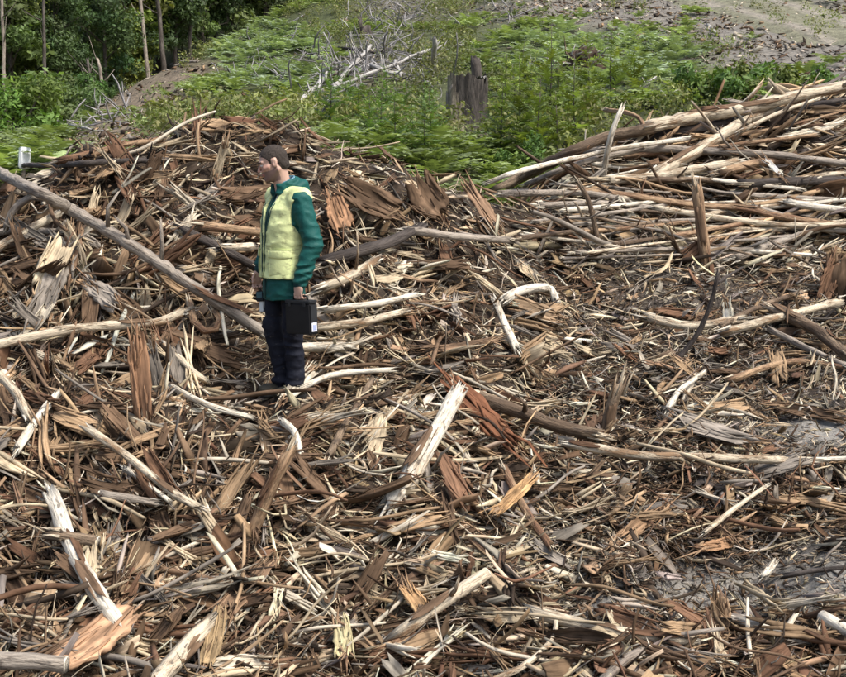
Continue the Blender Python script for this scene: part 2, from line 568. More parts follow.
# ------------------------------------------------------------------ torn-wood templates
class T:
    """template: unit base coords, bend per unit length, faces"""
    def __init__(s, base, bend, F, grain):
        s.base = np.array(base, float); s.bend = np.array(bend, float)
        s.loops, s.tot = faces_arr(F)
        s.grain = np.array(grain, float)


def tpl_tube(r, sides, nseg, bendamp, jag, taper, flat=False, wob=0.12):
    xs = np.linspace(-.5, .5, nseg + 1)
    by = bendamp * r.normal() * (xs ** 2 * 2) + bendamp * .4 * r.normal() * np.sin(xs * 6 + r.uniform(0, 6))
    bz = bendamp * r.normal() * (xs ** 2 * 2) + bendamp * .4 * r.normal() * np.sin(xs * 6 + r.uniform(0, 6))
    base, bend, grain, F = [], [], [], []
    for i, x in enumerate(xs):
        e = abs(x) * 2
        w = 1 - taper * e ** 2.2
        for s in range(sides):
            a = 2 * math.pi * (s + .5) / sides
            jx = 0
            if i in (0, nseg):
                jx = r.uniform(-jag, jag)
            rr = .5 * w * (1 + wob * r.normal())
            k = 1.2 if flat else 1.0
            base.append((x + jx, rr * math.cos(a) * k, rr * math.sin(a) * k))
            bend.append((0, by[i], bz[i]))
            grain.append((x, s / sides, 0))
    for i in range(nseg):
        for s in range(sides):
            a, b_ = i * sides + s, i * sides + (s + 1) % sides
            F.append((a, a + sides, b_ + sides, b_))
    F.append(tuple(range(sides)))
    F.append(tuple(nseg * sides + s for s in range(sides))[::-1])
    F = [f[::-1] for f in F]
    return T(base, bend, [tuple(reversed(f)) for f in F], grain)


def tpl_fibre(r, two=True):
    """a triangular fibre pointed at both ends"""
    xs = [-.2, .2] if two else [r.uniform(-.2, .2)]
    b = r.normal(size=2) * .10
    c = r.normal(size=2) * .07
    f = lambda x: (0, b[0] * 2 * x * x + c[0] * math.sin(7 * x), b[1] * 2 * x * x + c[1] * math.sin(7 * x))
    base = [(-.5, 0, 0)]; bend = [f(-.5)]; grain = [(-.5, 0, 0)]
    for x in xs:
        for s in range(3):
            a = 2 * math.pi * s / 3 + .3
            base.append((x + r.uniform(-.05, .05), .5 * math.cos(a), .5 * math.sin(a))); bend.append(f(x)); grain.append((x, s / 3, 0))
    base.append((.5, 0, 0)); bend.append(f(.5)); grain.append((.5, 0, 0))
    n = len(base) - 1
    F = [(0, 1 + (s + 1) % 3, 1 + s) for s in range(3)]
    if two:
        F += [(1 + s, 1 + (s + 1) % 3, 4 + (s + 1) % 3, 4 + s) for s in range(3)]
    F += [(n - 3 + s, n - 3 + (s + 1) % 3, n) for s in range(3)]
    return T(base, bend, F, grain)


def tpl_slab(r, nw, nl, curl, jag, bendamp, ridge=0.15):
    """a torn slab of bark or wood with ragged ends, curled across"""
    ys = np.linspace(-.5, .5, nw + 1)
    j0 = r.uniform(0, jag, nw + 1) * (1 + 1.2 * (r.random(nw + 1) > .7)); j1 = r.uniform(0, jag, nw + 1) * (1 + 1.2 * (r.random(nw + 1) > .7))
    c = curl * r.uniform(-.4, 1)
    be = r.normal() * bendamp; be2 = r.normal() * bendamp * .6; tw = r.normal() * .5
    rid = r.normal(size=nw + 1) * ridge
    wl = r.uniform(.55, 1, 2)
    base, bend, grain = [], [], []
    for layer in (0, 1):
        for i in range(nl + 1):
            t_ = i / nl
            wk = wl[0] * (1 - t_) + wl[1] * t_
            wk = wk + .25 * math.sin(math.pi * t_)
            for q, y in enumerate(ys):
                x = -.5 + j0[q] + (1 - j0[q] - j1[q]) * t_
                yy = y * wk * (1 + .08 * r.normal())
                an = tw * (t_ - .5)
                zc = c * (y * y * 4 - .5) * .5
                zz = zc + (rid[q] + .5) * .12 * (1 if layer else -1)
                y2 = yy * math.cos(an) - zz * math.sin(an); z2 = yy * math.sin(an) + zz * math.cos(an)
                base.append((x, y2, z2)); bend.append((0, be2 * x * x, be * 2 * x * x + .03 * bendamp * math.sin(9 * x)))
                grain.append((x, y, layer * .3))
    n = (nl + 1) * (nw + 1)
    F = []
    for i in range(nl):
        for q in range(nw):
            a = i * (nw + 1) + q; b_ = a + nw + 1
            F.append((a, a + 1, b_ + 1, b_)); F.append((n + a, n + b_, n + b_ + 1, n + a + 1))
    ring = [q for q in range(nw)] + [i * (nw + 1) + nw for i in range(nl)] + [nl * (nw + 1) + q for q in range(nw, 0, -1)] + [i * (nw + 1) for i in range(nl, 0, -1)]
    for a, b_ in zip(ring, ring[1:] + ring[:1]):
        F.append((a, n + a, n + b_, b_))
    return T(base, bend, [f[::-1] for f in F], grain)


def merge_t(ts):
    o = 0; q = object.__new__(T)
    q.base = np.concatenate([t_.base for t_ in ts]); q.bend = np.concatenate([t_.bend for t_ in ts]); q.grain = np.concatenate([t_.grain for t_ in ts])
    q.tot = np.concatenate([t_.tot for t_ in ts]); lo = []
    for t_ in ts:
        lo.append(t_.loops + o); o += len(t_.base)
    q.loops = np.concatenate(lo)
    return q


def tpl_bundle(r, n, sides=4, nseg=2, fan=.05, jag=.12):
    """torn wood: slivers of unequal length that still hang together"""
    ts = []
    cb = r.normal(size=2) * .05
    for k in range(n):
        t_ = tpl_tube(r, sides, nseg, .025, jag * .5, .6, True, .2)
        ln = r.uniform(.45, 1.0) if k else 1.0
        sh = r.uniform(-.5, .5) * (1 - ln)
        t_.base = t_.base * np.array([ln, 1.5 / n + .1, r.uniform(.4, .9)]) + np.array([sh, (k + .5) / n - .5, r.normal() * .18])
        x = t_.base[:, 0]
        sk = r.normal(size=2) * fan
        e_ = np.clip(np.abs(x) - .15, 0, 1) * np.sign(x)
        t_.bend = t_.bend + np.stack([0 * x, sk[0] * e_ + cb[0] * x * x * 2, sk[1] * e_ + cb[1] * x * x * 2], -1)
        t_.grain = t_.grain * np.array([1, .4, 1]) + np.array([k * .37, (k + .5) / n, 0])
        ts.append(t_)
    return merge_t(ts)


def tpl_frayed_slab(r, nw, nl, curl, jag, bendamp, ridge, n=4):
    ts = [tpl_slab(r, nw, nl, curl, jag, bendamp, ridge)]
    for k in range(n):
        t_ = tpl_tube(r, 4, 3, .03, .06, .6, True, .2)
        ln = r.uniform(.3, .75); s = r.choice([-1, 1])
        y = r.uniform(-.5, .5); x0 = s * r.uniform(.1, .32)
        t_.base = t_.base * np.array([ln, .12, .12]) + np.array([x0, y, .1 + curl * .3 * (y * y * 4 - .5)])
        x = t_.base[:, 0] - x0
        t_.bend = t_.bend + np.stack([0 * x, r.normal() * .08 * x, abs(r.normal()) * .10 * x * s], -1)
        t_.grain = t_.grain * np.array([1, .1, 1]) + np.array([0, y, .7])
        ts.append(t_)
    return merge_t(ts)


rt = np.random.default_rng(7)
TP = {
    'fibre': [tpl_fibre(rt, k % 3 > 0) for k in range(24)],
    'splinter': [tpl_tube(rt, 4, 2, .05, .16, .45, True, .2) if k % 2 else tpl_bundle(rt, 2 + k % 4 // 2, 3, 2) for k in range(24)],
    'stick': [tpl_tube(rt, 5, 4, .07, .02, .15) for k in range(14)],
    'slab': [tpl_slab(rt, 3, 3, .7, .18, .12) for k in range(20)],
    'strip': [tpl_slab(rt, 1, 4, .3, .12, .3, .1) for k in range(18)],
    'root': [tpl_tube(rt, 4, 5, .14, .02, .5) for k in range(14)],
}


def scatter(name, pos, dirs, nrms, L, Wd, Th, cols, kinds, rnd):
    """join many torn pieces into one mesh; kinds = list of template lists index per piece"""
    allV, allL, allT, allC, allG = [], [], [], [], []
    off = 0
    x = dirs / np.linalg.norm(dirs, axis=1, keepdims=True)
    y = np.cross(nrms, x); y /= np.linalg.norm(y, axis=1, keepdims=True) + 1e-9
    z = np.cross(x, y)
    tl = TP[kinds]
    pick = rnd.integers(0, len(tl), len(pos))
    for q, tp in enumerate(tl):
        s = np.nonzero(pick == q)[0]
        if len(s) == 0:
            continue
        sc = np.stack([L[s], Wd[s], Th[s]], -1)
        lv = tp.base[None] * sc[:, None, :] + tp.bend[None] * L[s][:, None, None]
        V = pos[s][:, None] + lv[..., 0:1] * x[s][:, None] + lv[..., 1:2] * y[s][:, None] + lv[..., 2:3] * z[s][:, None]
        n = len(tp.base)
        g = tp.grain[None] * np.stack([L[s], Wd[s], Wd[s]], -1)[:, None, :] + rnd.uniform(0, 50, (len(s), 1, 3))
        allV.append(V.reshape(-1, 3)); allG.append(g.reshape(-1, 3))
        allC.append(np.repeat(cols[s], n, axis=0))
        lo = tp.loops[None] + (np.arange(len(s)) * n)[:, None] + off
        allL.append(lo.ravel()); allT.append(np.tile(tp.tot, len(s)))
        off += n * len(s)
    return mesh_from(name, np.concatenate(allV), np.concatenate(allL), np.concatenate(allT), np.concatenate(allC), np.concatenate(allG))


def frame(pos, g=None):
    g = smooth_pile if g is None else g
    n = g.normal(pos[:, 0], pos[:, 1])
    t1 = np.cross(np.array([0, 1.0, 0]), n); t1 /= np.linalg.norm(t1, axis=1, keepdims=True)
    t2 = np.cross(n, t1)
    return n, t1, t2


def flow(pos, px, py, rnd):
    """heading of the pieces: coherent clumps that follow the lie of the pile"""
    base = 1.3 * vnoise(pos[:, 0] / .7, pos[:, 1] / .7, seed=31) + .9 * vnoise(pos[:, 0] / .3, pos[:, 1] / .3, seed=32)
    right = 1 / (1 + np.exp(-(px - 480) / 60))
    left = 1 - right
    # left: steep, up the slope; right: level
    stack = 1 / (1 + np.exp((py - 270) / 15)) * (px > 500)
    phi = base * (1 - .55 * stack - .25 * right) + left * (.9 + .7 * np.sin(pos[:, 0] * 2.1)) * (py > 230) * (px < 260)
    spread = .75 * (1 - .62 * stack) 
    return phi + rnd.normal(size=len(px)) * spread


def tones(pos, px, py, rnd, w):
    """colour of each piece. w: weights of cream, pale, tan, brown, red, grey, dark"""
    pal = np.stack([CREAM, PALE, TAN, BROWN, RED, GREY, DARK])
    n = len(px)
    Wt = np.tile(np.array(w, float), (n, 1))
    m1 = vnoise(pos[:, 0] / .8, pos[:, 1] / .8, seed=41); m2 = vnoise(pos[:, 0] / .5, pos[:, 1] / .5, seed=42)
    cen = np.exp(-(((px - 430) / 150) ** 2 + ((py - 340) / 70) ** 2)) + .8 * np.exp(-(((px - 400) / 170) ** 2 + ((py - 600) / 110) ** 2))
    grey = soil_k(px, py) + .5 * (px > 560) * (py > 250) * (py < 400) + .55 * (px > 520) * (py < 270)
    left = (px < 260) * (py > 190)
    Wt[:, 0] *= np.exp(1.0 * m1 + .8 * cen - .25 * left); Wt[:, 1] *= np.exp(1.0 * m1 + .7 * cen + .5 * (px > 520) * (py < 280))
    Wt[:, 3] *= np.exp(-.7 * m1 + .4 * left); Wt[:, 4] *= np.exp(.9 * m2 - .8 * grey - .3 * m1)
    Wt[:, 5] *= np.exp(1.6 * grey); Wt[:, 6] *= np.exp(-.6 * m1 + .5 * grey)
    cw = np.cumsum(Wt, 1); cw /= cw[:, -1:]
    k = (rnd.random(n)[:, None] > cw).sum(1).clip(0, 6)
    c = pal[k] * np.exp(rnd.normal(size=(n, 1)) * .28)
    return np.clip(c * (1 + rnd.normal(size=(n, 3)) * .025), .01, .75)


def sample_pixels(n, rnd, x0=-220, x1=1060, y0=85, y1=850):
    px = rnd.uniform(x0, x1, n); py = rnd.uniform(y0, y1, n)
    p = hit(pile, px, py)
    ok = np.isfinite(p[:, 0]) & (p[:, 1] < 19)
    p = p[ok]
    ok = pile(p[:, 0], p[:, 1]) > hill(p[:, 0], p[:, 1]) - .03
    return p[ok]


def sample_ground(n, rnd):
    x = rnd.uniform(-8.5, 10, n); y = rnd.uniform(2, 19.5, n)
    keep = (np.abs(x) < .48 * y + 2.2)
    x, y = x[keep], y[keep]
    z = pile(x, y)
    ok = z > hill(x, y) - .03
    return np.stack([x, y, z], -1)[ok]


def lay(n_pix, n_gnd, kind, Lr, asp, thr, tilt, lift, w, seed, name, label, cat, soil_thin=0.95, mat='piece', only=None, box=(-220, 1060, 85, 850)):
    rd = np.random.default_rng(seed)
    pos = np.concatenate([sample_pixels(n_pix, rd, *box), sample_ground(n_gnd, rd)])
    px, py = project(pos[:, 0], pos[:, 1], pos[:, 2])
    keep = rd.random(len(px)) > soil_thin * np.minimum(1, 1.25 * soil_k(px, py))
    # the trodden spot round the man's boots stays open
    keep &= np.hypot(pos[:, 0] + .98, pos[:, 1] - 8.72) > .20
    if only is not None:
        keep &= only(px, py, rd)
    pos, px, py = pos[keep], px[keep], py[keep]
    n, t1, t2 = frame(pos)
    ph = flow(pos, px, py, rd)
    ta = rd.normal(size=len(px)) * tilt + .12
    d = (np.cos(ph) * np.cos(ta))[:, None] * t1 + (np.sin(ph) * np.cos(ta))[:, None] * t2 + np.sin(ta)[:, None] * n
    nn = n + rd.normal(size=n.shape) * .45
    L = np.exp(rd.uniform(math.log(Lr[0]), math.log(Lr[1]), len(px)))
    stack = (px > 520) * (py < 270)
    mulch = (px > 540) * (py > 265) * (py < 640)
    L = L * (1 + .7 * stack) * (1 - .12 * mulch)
    Wd = L / np.exp(rd.uniform(math.log(asp[0]), math.log(asp[1]), len(px)))
    Th = Wd * rd.uniform(thr[0], thr[1], len(px))
    p = pos + n * (rd.uniform(lift[0], lift[1], len(px)) + np.abs(np.sin(ta)) * L * .3)[:, None]
    cols = tones(pos, px, py, rd, w)
    me = scatter(name, p, d, nn, L, Wd, Th, cols, kind, rd)
    o = link(name, me, M[mat])
    tag(o, label, cat, kind='stuff')
    return o


lay(40000, 22000, 'fibre', (.035, .17), (8, 20), (.4, 1), .42, (-.01, .05), (3.0, 1.6, 3.2, 2.6, .9, 1.3, 1.0), 101, 'shredded_fibres', 'fine shredded wood fibres matted all over the debris pile', 'wood fibres', .85)
lay(13000, 6500, 'splinter', (.08, .36), (5, 14), (.25, .7), .33, (-.02, .07), (2.8, 1.6, 3.0, 3.5, 1.0, 1.3, 1.0), 102, 'wood_chips', 'countless small torn wood chips covering the debris pile', 'wood chips', .97)
lay(2500, 1100, 'slab', (.12, .45), (2.6, 7), (.5, 1), .36, (-.03, .05), (1.0, .4, 2.4, 4.0, 1.8, 1.1, .9), 103, 'bark_litter', 'countless small brown bark flakes strewn through the debris pile', 'bark litter', mat='bark')
lay(1700, 900, 'root', (.15, .55), (20, 45), (.8, 1), .4, (0, .08), (1.8, .8, 2.6, 2.4, .8, 1.4, .5), 104, 'twig_litter', 'countless thin bent twigs and roots tangled in the debris pile', 'twigs')
lay(20000, 4000, 'fibre', (.03, .15), (3.5, 10), (.5, 1), .38, (-.005, .03), (2.6, 1.5, 2.0, 1.8, .4, 3.2, 1.4), 105, 'mulch_crumbs', 'fine grey brown mulch crumbs covering the soil at right', 'mulch', 0.0, only=lambda px, py, rd: (px > 530) & (py > 245) & (py < 650) & (rd.random(len(px)) > .72 * soil_k(px, py)), box=(535, 960, 245, 640))
lay(2600, 1000, 'strip', (.18, .55), (16, 36), (.6, 1), .42, (.0, .09), (2.0, .9, 3.0, 3.2, 1.4, 1.2, .5), 106, 'bark_strips', 'countless stringy bent bark strips tangled in the debris pile', 'bark strips', mat='bark')

# ------------------------------------------------------------------ vegetation
M['leaf'] = leaf_mat('leaves')
M['fern'] = leaf_mat('fern_fronds', .55, .3)
M['trunk'] = log_mat('forest_trunk_bark', (0.15, 0.13, 0.11), (0.07, 0.058, 0.046), .4, .6)
M['dead'] = log_mat('bleached_dead_wood', (0.50, 0.48, 0.44), (0.30, 0.27, 0.24), .45, .65, dirt=(0.12, 0.10, 0.09))
M['char'] = log_mat('charred_stump_wood', (0.10, 0.085, 0.072), (0.032, 0.027, 0.023), .4, .6)
M['stumpwood'] = log_mat('weathered_lit_stump_wood', (0.36, 0.30, 0.21), (0.14, 0.11, 0.085), .46, .60)  # pale tone includes the lit look of the stump's left side


def tri_mesh(name, tris, cols):
    tris = np.asarray(tris, float); n = len(tris)
    return mesh_from(name, tris.reshape(-1, 3), np.arange(n * 3), np.full(n, 3), np.repeat(np.asarray(cols), 3, axis=0))


def fern_tris(r, L=0.6, nf=7, npn=7, base=np.array([.20, .25, .105])):
    T_, Cc = [], []
    for k in range(nf):
        a = 2 * math.pi * (k + r.uniform(-.3, .3)) / nf
        e0, e1 = R(r.uniform(50, 80)), R(r.uniform(-30, 5))
        ln = L * r.uniform(.7, 1.15)
        p = np.zeros(3); ca, sa = math.cos(a), math.sin(a)
        side = np.array([-sa, ca, 0])
        cb = base * math.exp(r.normal() * .22)
        for i in range(npn):
            t_ = (i + .5) / npn
            e = e0 + (e1 - e0) * t_
            fw = np.array([ca * math.cos(e), sa * math.cos(e), math.sin(e)])
            p = p + fw * ln / npn
            if t_ < .15:
                continue
            pl = ln * .34 * (1 - t_) ** .7 + .015
            for s in (-1, 1):
                tip = p + s * side * pl + fw * pl * .35 - np.array([0, 0, pl * .22])
                w = fw * ln / npn * .48
                T_.append((p - w, p + w, tip)); Cc.append(cb * r.uniform(.8, 1.2))
    return np.array(T_), np.array(Cc)


def leaf_cloud(r, n, centres, radii, size, base, flat=.5):
    """many small leaf faces spread through lumpy clumps"""
    w = np.array(radii) ** 2; w = w / w.sum()
    k = r.choice(len(centres), n, p=w)
    d = r.normal(size=(n, 3)); d /= np.linalg.norm(d, axis=1, keepdims=True)
    rad = np.array(radii)[k] * (r.random(n) ** .33) * (1 + .15 * r.normal(size=n))
    c = np.array(centres)[k] + d * rad[:, None] * np.array([1, 1, .8])
    nn = d * .7 + r.normal(size=(n, 3)) * .6 + np.array([0, 0, flat])
    nn /= np.linalg.norm(nn, axis=1, keepdims=True)
    u = np.cross(nn, r.normal(size=(n, 3))); u /= np.linalg.norm(u, axis=1, keepdims=True)
    v = np.cross(nn, u)
    s = size * np.exp(r.normal(size=n) * .3)
    a, b_ = (u * s[:, None]), (v * s[:, None] * .45)
    t1 = np.stack([c - a, c - b_, c + a], 1); t2 = np.stack([c - a, c + a, c + b_], 1)
    clump_c = np.exp(r.normal(size=(len(centres), 1)) * .22) * (1 + r.normal(size=(len(centres), 3)) * .06)
    col = base * clump_c[k] * np.exp(r.normal(size=(n, 1)) * .25)
    return np.concatenate([t1, t2]), np.concatenate([col, col])


def tube_np(pts, rad, sides=8, seed=0, rough=.08, jag=(0, 0), cap=True):
    """tapered rough tube along points; returns V,F,grain"""
    rr = np.random.default_rng(seed)
    P = np.array(pts, float); n = len(P)
    rad = np.broadcast_to(np.asarray(rad, float), (n,))
    tg_ = np.gradient(P, axis=0); tg_ /= np.linalg.norm(tg_, axis=1, keepdims=True) + 1e-9
    up = np.array([0, 0, 1.0]) if abs(tg_[:, 2]).mean() < .8 else np.array([1.0, 0, 0])
    V, G, F = [], [], []
    sl = np.concatenate([[0], np.cumsum(np.linalg.norm(np.diff(P, axis=0), axis=1))])
    lump = rr.normal(size=sides) * rough
    g0 = rr.uniform(0, 40)
    for i in range(n):
        s1 = np.cross(up, tg_[i]); s1 /= np.linalg.norm(s1) + 1e-9
        s2 = np.cross(tg_[i], s1)
        for s in range(sides):
            a = 2 * math.pi * s / sides
            q = rad[i] * (1 + lump[s] + rough * .7 * rr.normal())
            off = 0
            if i == 0 and jag[0]:
                off = -rr.random() ** 2 * jag[0]
            if i == n - 1 and jag[1]:
                off = rr.random() ** 2 * jag[1]
            V.append(P[i] + q * (math.cos(a) * s1 + math.sin(a) * s2) + tg_[i] * off)
            ang = a if a < math.pi else 2 * math.pi - a
            G.append((sl[i] + g0, rad[i] * math.cos(a) + g0, rad[i] * math.sin(a)))
    for i in range(n - 1):
        for s in range(sides):
            a, b_ = i * sides + s, i * sides + (s + 1) % sides
            F.append((a, b_, b_ + sides, a + sides))
    if cap:
        V.append(P[0] + tg_[0] * (rad[0] * .2 if jag[0] else 0)); G.append((g0, g0, 0))
        V.append(P[-1] - tg_[-1] * (rad[-1] * .2 if jag[1] else 0)); G.append((g0 + 3, g0, 0))
        c0, c1 = len(V) - 2, len(V) - 1
        for s in range(sides):
            F.append((c0, (s + 1) % sides, s)); F.append((c1, (n - 1) * sides + s, (n - 1) * sides + (s + 1) % sides))
    return np.array(V), F, np.array(G)


def join_tubes(name, tubes, smooth=True):
    V, G, F, o = [], [], [], 0
    for v, f, g in tubes:
        V.append(v); G.append(g); F += [tuple(i + o for i in q) for q in f]; o += len(v)
    lo, to = faces_arr(F)
    return mesh_from(name, np.concatenate(V), lo, to, None, np.concatenate(G), smooth)


rv = np.random.default_rng(55)
ORD = ['first', 'second', 'third', 'fourth', 'fifth', 'sixth', 'seventh', 'eighth', 'ninth', 'tenth', 'eleventh', 'twelfth', 'thirteenth', 'fourteenth', 'fifteenth', 'sixteenth']


def make_tree(kind):
    """tapered trunk with limbs, and a crown of leaf faces in uneven clumps"""
    h = {'round': 7.5, 'tall': 12.0, 'pale': 6.0, 'dark': 9.0}[kind]
    r0 = {'round': .13, 'tall': .2, 'pale': .1, 'dark': .16}[kind]
    cr = {'round': 2.1, 'tall': 2.2, 'pale': 1.7, 'dark': 2.4}[kind]
    cb = {'round': np.array([.10, .14, .045]), 'tall': np.array([.10, .13, .06]), 'pale': np.array([.16, .20, .05]), 'dark': np.array([.068, .105, .04])}[kind]
    low = {'round': .14, 'tall': .42, 'pale': .12, 'dark': .12}[kind]
    zs = np.linspace(-.5, h * .93, 12)
    wx = np.cumsum(rv.normal(size=12)) * .06; wy = np.cumsum(rv.normal(size=12)) * .06
    tp = np.stack([wx, wy, zs], -1)
    tubes = [tube_np(tp, r0 * (1 - .85 * np.linspace(0, 1, 12)), 7, int(rv.integers(1e6)))]
    cen, rad = [], []
    nl = 15 if kind != 'tall' else 13
    for k in range(nl):
        t_ = low + (1 - low) * (k + .5) / nl
        z = h * t_
        a = k * 2.4 + rv.uniform(-.4, .4)
        prof = math.sin(math.pi * min(1, .12 + .88 * (t_ - low) / (1 - low)) ** .8) ** .7
        rr_ = cr * prof * rv.uniform(.55, 1.05)
        e = np.array([math.cos(a) * rr_, math.sin(a) * rr_, z + .25 * rr_])
        s = np.array([np.interp(z * .85, zs, wx), np.interp(z * .85, zs, wy), z * .85])
        m_ = (s + e) / 2 + np.array([0, 0, .1 * rr_])
        tubes.append(tube_np([s, m_, e], [r0 * .3, r0 * .2, r0 * .06], 5, k))
        for q in range(3):
            cen.append(e * (1 - .32 * q) + np.array([s[0], s[1], e[2]]) * .0 + rv.normal(size=3) * .35 - np.array([0, 0, e[2]]) * 0 + np.array([0, 0, (e[2] * .32 * q)]))
            rad.append(rv.uniform(.4, .8) * (cr / 2.0))
    root = bpy.data.objects.new(kind + '_tree', None)
    trunk = join_tubes('trunk', tubes); trunk.materials.append(M['trunk'])
    n = {'round': 8500, 'tall': 7000, 'pale': 7000, 'dark': 9500}[kind]
    tr, cc = leaf_cloud(rv, n, cen, rad, .115, cb)
    crown = tri_mesh('crown', tr, cc); crown.materials.append(M['leaf'])
    return trunk, crown


tree_meshes = {k: [make_tree(k) for _ in range(2)] for k in ('round', 'tall', 'pale', 'dark')}


def place_tree(kind, px, Y, sc, label, group, tint=(1, 1, 1), var=0, dz=0):
    rx, _ = ray(px, 100)
    x = float(rx * Y)
    z = float(hill(x, Y)) + dz
    t_, c_ = tree_meshes[kind][var % 2]
    e = bpy.data.objects.new('forest_tree', None); C.objects.link(e)
    e.location = (x, Y, z); e.rotation_euler = (0, 0, rv.uniform(0, 6.28)); e.scale = (sc * rv.uniform(.9, 1.1), sc * rv.uniform(.9, 1.1), sc)
    link('trunk', t_, None, e)
    c = link('crown', c_, None, e); c.color = (*tint, 1)
    tag(e, label, 'tree', group)
    return e


front = [(12, 47, 'round', .95), (38, 50, 'pale', .85), (62, 48, 'dark', .62), (88, 53, 'round', .9), (108, 50, 'dark', .7), (128, 56, 'pale', 1.0), (150, 57, 'dark', .85), (176, 58, 'dark', .8), (204, 61, 'round', .9), (228, 63, 'dark', .72), (254, 66, 'round', .8), (284, 70, 'dark', .8), (312, 73, 'round', .8)]
for i, (px, Y, k, s) in enumerate(front):
    tint = (1.15, 1.1, .9) if k == 'pale' else (1, 1, 1)
    place_tree(k, px, Y, s, {'pale': 'yellow green leafy young tree', 'round': 'mid green rounded tree', 'dark': 'dark green dense tree'}[k] + ', %s from the left along the forest edge' % ORD[i], 'trees along the forest edge', tint, i)
i = 0
for Y, p0, p1, st, ks in [(66, -5, 330, 31, ('dark', 'round', 'tall')), (77, -5, 420, 40, ('tall', 'dark', 'round')), (92, -5, 520, 46, ('dark', 'tall', 'dark'))]:
    row = {66: 'front', 77: 'middle', 92: 'back'}[Y]
    for ti, px in enumerate(np.arange(p0, p1, st)):
        k = ks[i % 3]; i += 1
        Yj = Y + rv.uniform(-3, 3)
        place_tree(k, px + rv.uniform(-9, 9), Yj, rv.uniform(.8, 1.15), {'tall': 'tall grey green tree', 'round': 'rounded green tree', 'dark': 'dense dark green tree'}[k] + ', %s from the left in the %s rank of the forest' % (ORD[ti], row), 'trees deep in the forest', tuple(np.clip(rv.normal(1, .12) * np.array([1, 1, 1]) * np.array([rv.uniform(.85, 1.2), 1, rv.uniform(.85, 1.1)]), .6, 1.5)), i)
for Y, st in ((48, 45), (62, 40), (76, 45), (90, 50)):
    for px in np.arange(-40, -330, -st):
        place_tree(('dark', 'round')[int(rv.integers(2))], px, Y + rv.uniform(-3, 3), rv.uniform(.8, 1.1), 'dense green tree standing beyond the left edge of the picture', 'trees beyond the left edge', (1, 1, 1), int(rv.integers(2)))
# trees upslope beyond the top of the frame, right
for px, Y in [(870, 60)]:
    place_tree('dark', px, Y, .9, 'dark green tree above the gravel road', None, (1, 1, 1), 1)

# bare poles and dead trunks in front of the forest
def pole(name, px0, py0, px1, py1, Y, wpx, mat, label, cat, ext=0):
    a, b_ = at(px0, py0, Y), at(px1, py1, Y)
    if ext:
        b_ = b_ + (b_ - a) * ext
    zg = float(hill(a[0], a[1])) - .3
    a = np.array([a[0], a[1], min(a[2], zg + .1) if a[2] - zg < 3 else zg])
    k = np.linspace(0, 1, 9)[:, None]
    P = a + (b_ - a) * k + rv.normal(size=(9, 3)) * .025
    r0 = wpx / 2 / FPX * Y
    v, f, g = tube_np(P - a, r0 * (1 - .45 * k[:, 0]), 8, int(rv.integers(1e6)), .08, (0, .15))
    o = link(name, join_tubes(name, [(v, f, g)]), M[mat])
    o.location = a
    # a few dead side limbs
    for q in range(4):
        s = P[4 + q] - a
        d = np.array([rv.normal(), rv.normal(), .9]); d /= np.linalg.norm(d)
        ln = rv.uniform(.5, 1.3)
        vv = tube_np([s, s + d * ln * .5, s + d * ln + np.array([0, 0, .1])], [r0 * .3, r0 * .2, r0 * .08], 5, q)
        link('dead_limb', join_tubes('dead_limb', [vv]), M[mat], o)
    tag(o, label, cat)
    return o


pole('dead_tree', 150, 70, 141, 0, 52, 5, 'grey_log', 'slim pale grey leaning dead trunk before the dark forest', 'dead tree', .8)
pole('bare_trunk', 164, 62, 158, 0, 55, 5.5, 'trunk', 'dark bare trunk just right of the pale leaning dead trunk', 'tree trunk', .8)
pole('bare_trunk', 190, 55, 190, 0, 58, 4.0, 'trunk', 'thin dark bare trunk above the end of the dirt track', 'tree trunk', .8)
pole('dead_snag', 91, 95, 88, 60, 44, 5, 'trunk', 'dark broken snag, left one of a pair by the track', 'snag')
pole('dead_snag', 103, 88, 99, 61, 45, 4.5, 'grey_log', 'grey broken snag, right one of a pair by the track', 'snag')
pole('bare_trunk', 44, 65, 43, 0, 46, 4, 'trunk', 'dark thin trunk standing near the left end of the forest', 'tree trunk', .8)
pole('dead_tree', 3, 70, 2, 0, 45, 4.5, 'grey_log', 'grey dead trunk at the left edge of the picture', 'dead tree', .8)
pole('dead_tree', 8, 60, 6, 0, 47, 3.5, 'trunk', 'second grey dead trunk from the left edge of the picture', 'dead tree', .8)
pole('bare_trunk', 26, 40, 23, 0, 50, 4, 'grey_log', 'grey trunk third from the left edge in the forest', 'tree trunk', .8)

# bushes and shrubs
def make_bush(n, R_, hgt, size, base, lumps=9):
    cen = [(rv.normal() * R_ * .45, rv.normal() * R_ * .45, hgt * rv.uniform(.25, .8)) for _ in range(lumps)]
    rad = [R_ * rv.uniform(.3, .5) for _ in range(lumps)]
    tr, cc = leaf_cloud(rv, n, cen, rad, size, base)
    me = tri_mesh('foliage', tr, cc); me.materials.append(M['leaf'])
    st = join_tubes('stems', [tube_np([(0, 0, -.1), np.array(c) * .5 + np.array([0, 0, .05]), c], [.03 * hgt, .02 * hgt, .006 * hgt], 5, k) for k, c in enumerate(cen)])
    st.materials.append(M['trunk'])
    return st, me


bushes = {'broad': [make_bush(2600, 1.0, 1.5, .055, np.array([.10, .15, .045])) for _ in range(3)],
          'bright': [make_bush(520, .45, .6, .05, np.array([.135, .205, .05]), 6) for _ in range(3)],
          'dull': [make_bush(620, .5, .6, .05, np.array([.055, .10, .032]), 7) for _ in range(3)]}


def on_hill(px, py, y0=14.5, y1=75):
    return hit(hill, px, py, 0, y0, y1, .1)


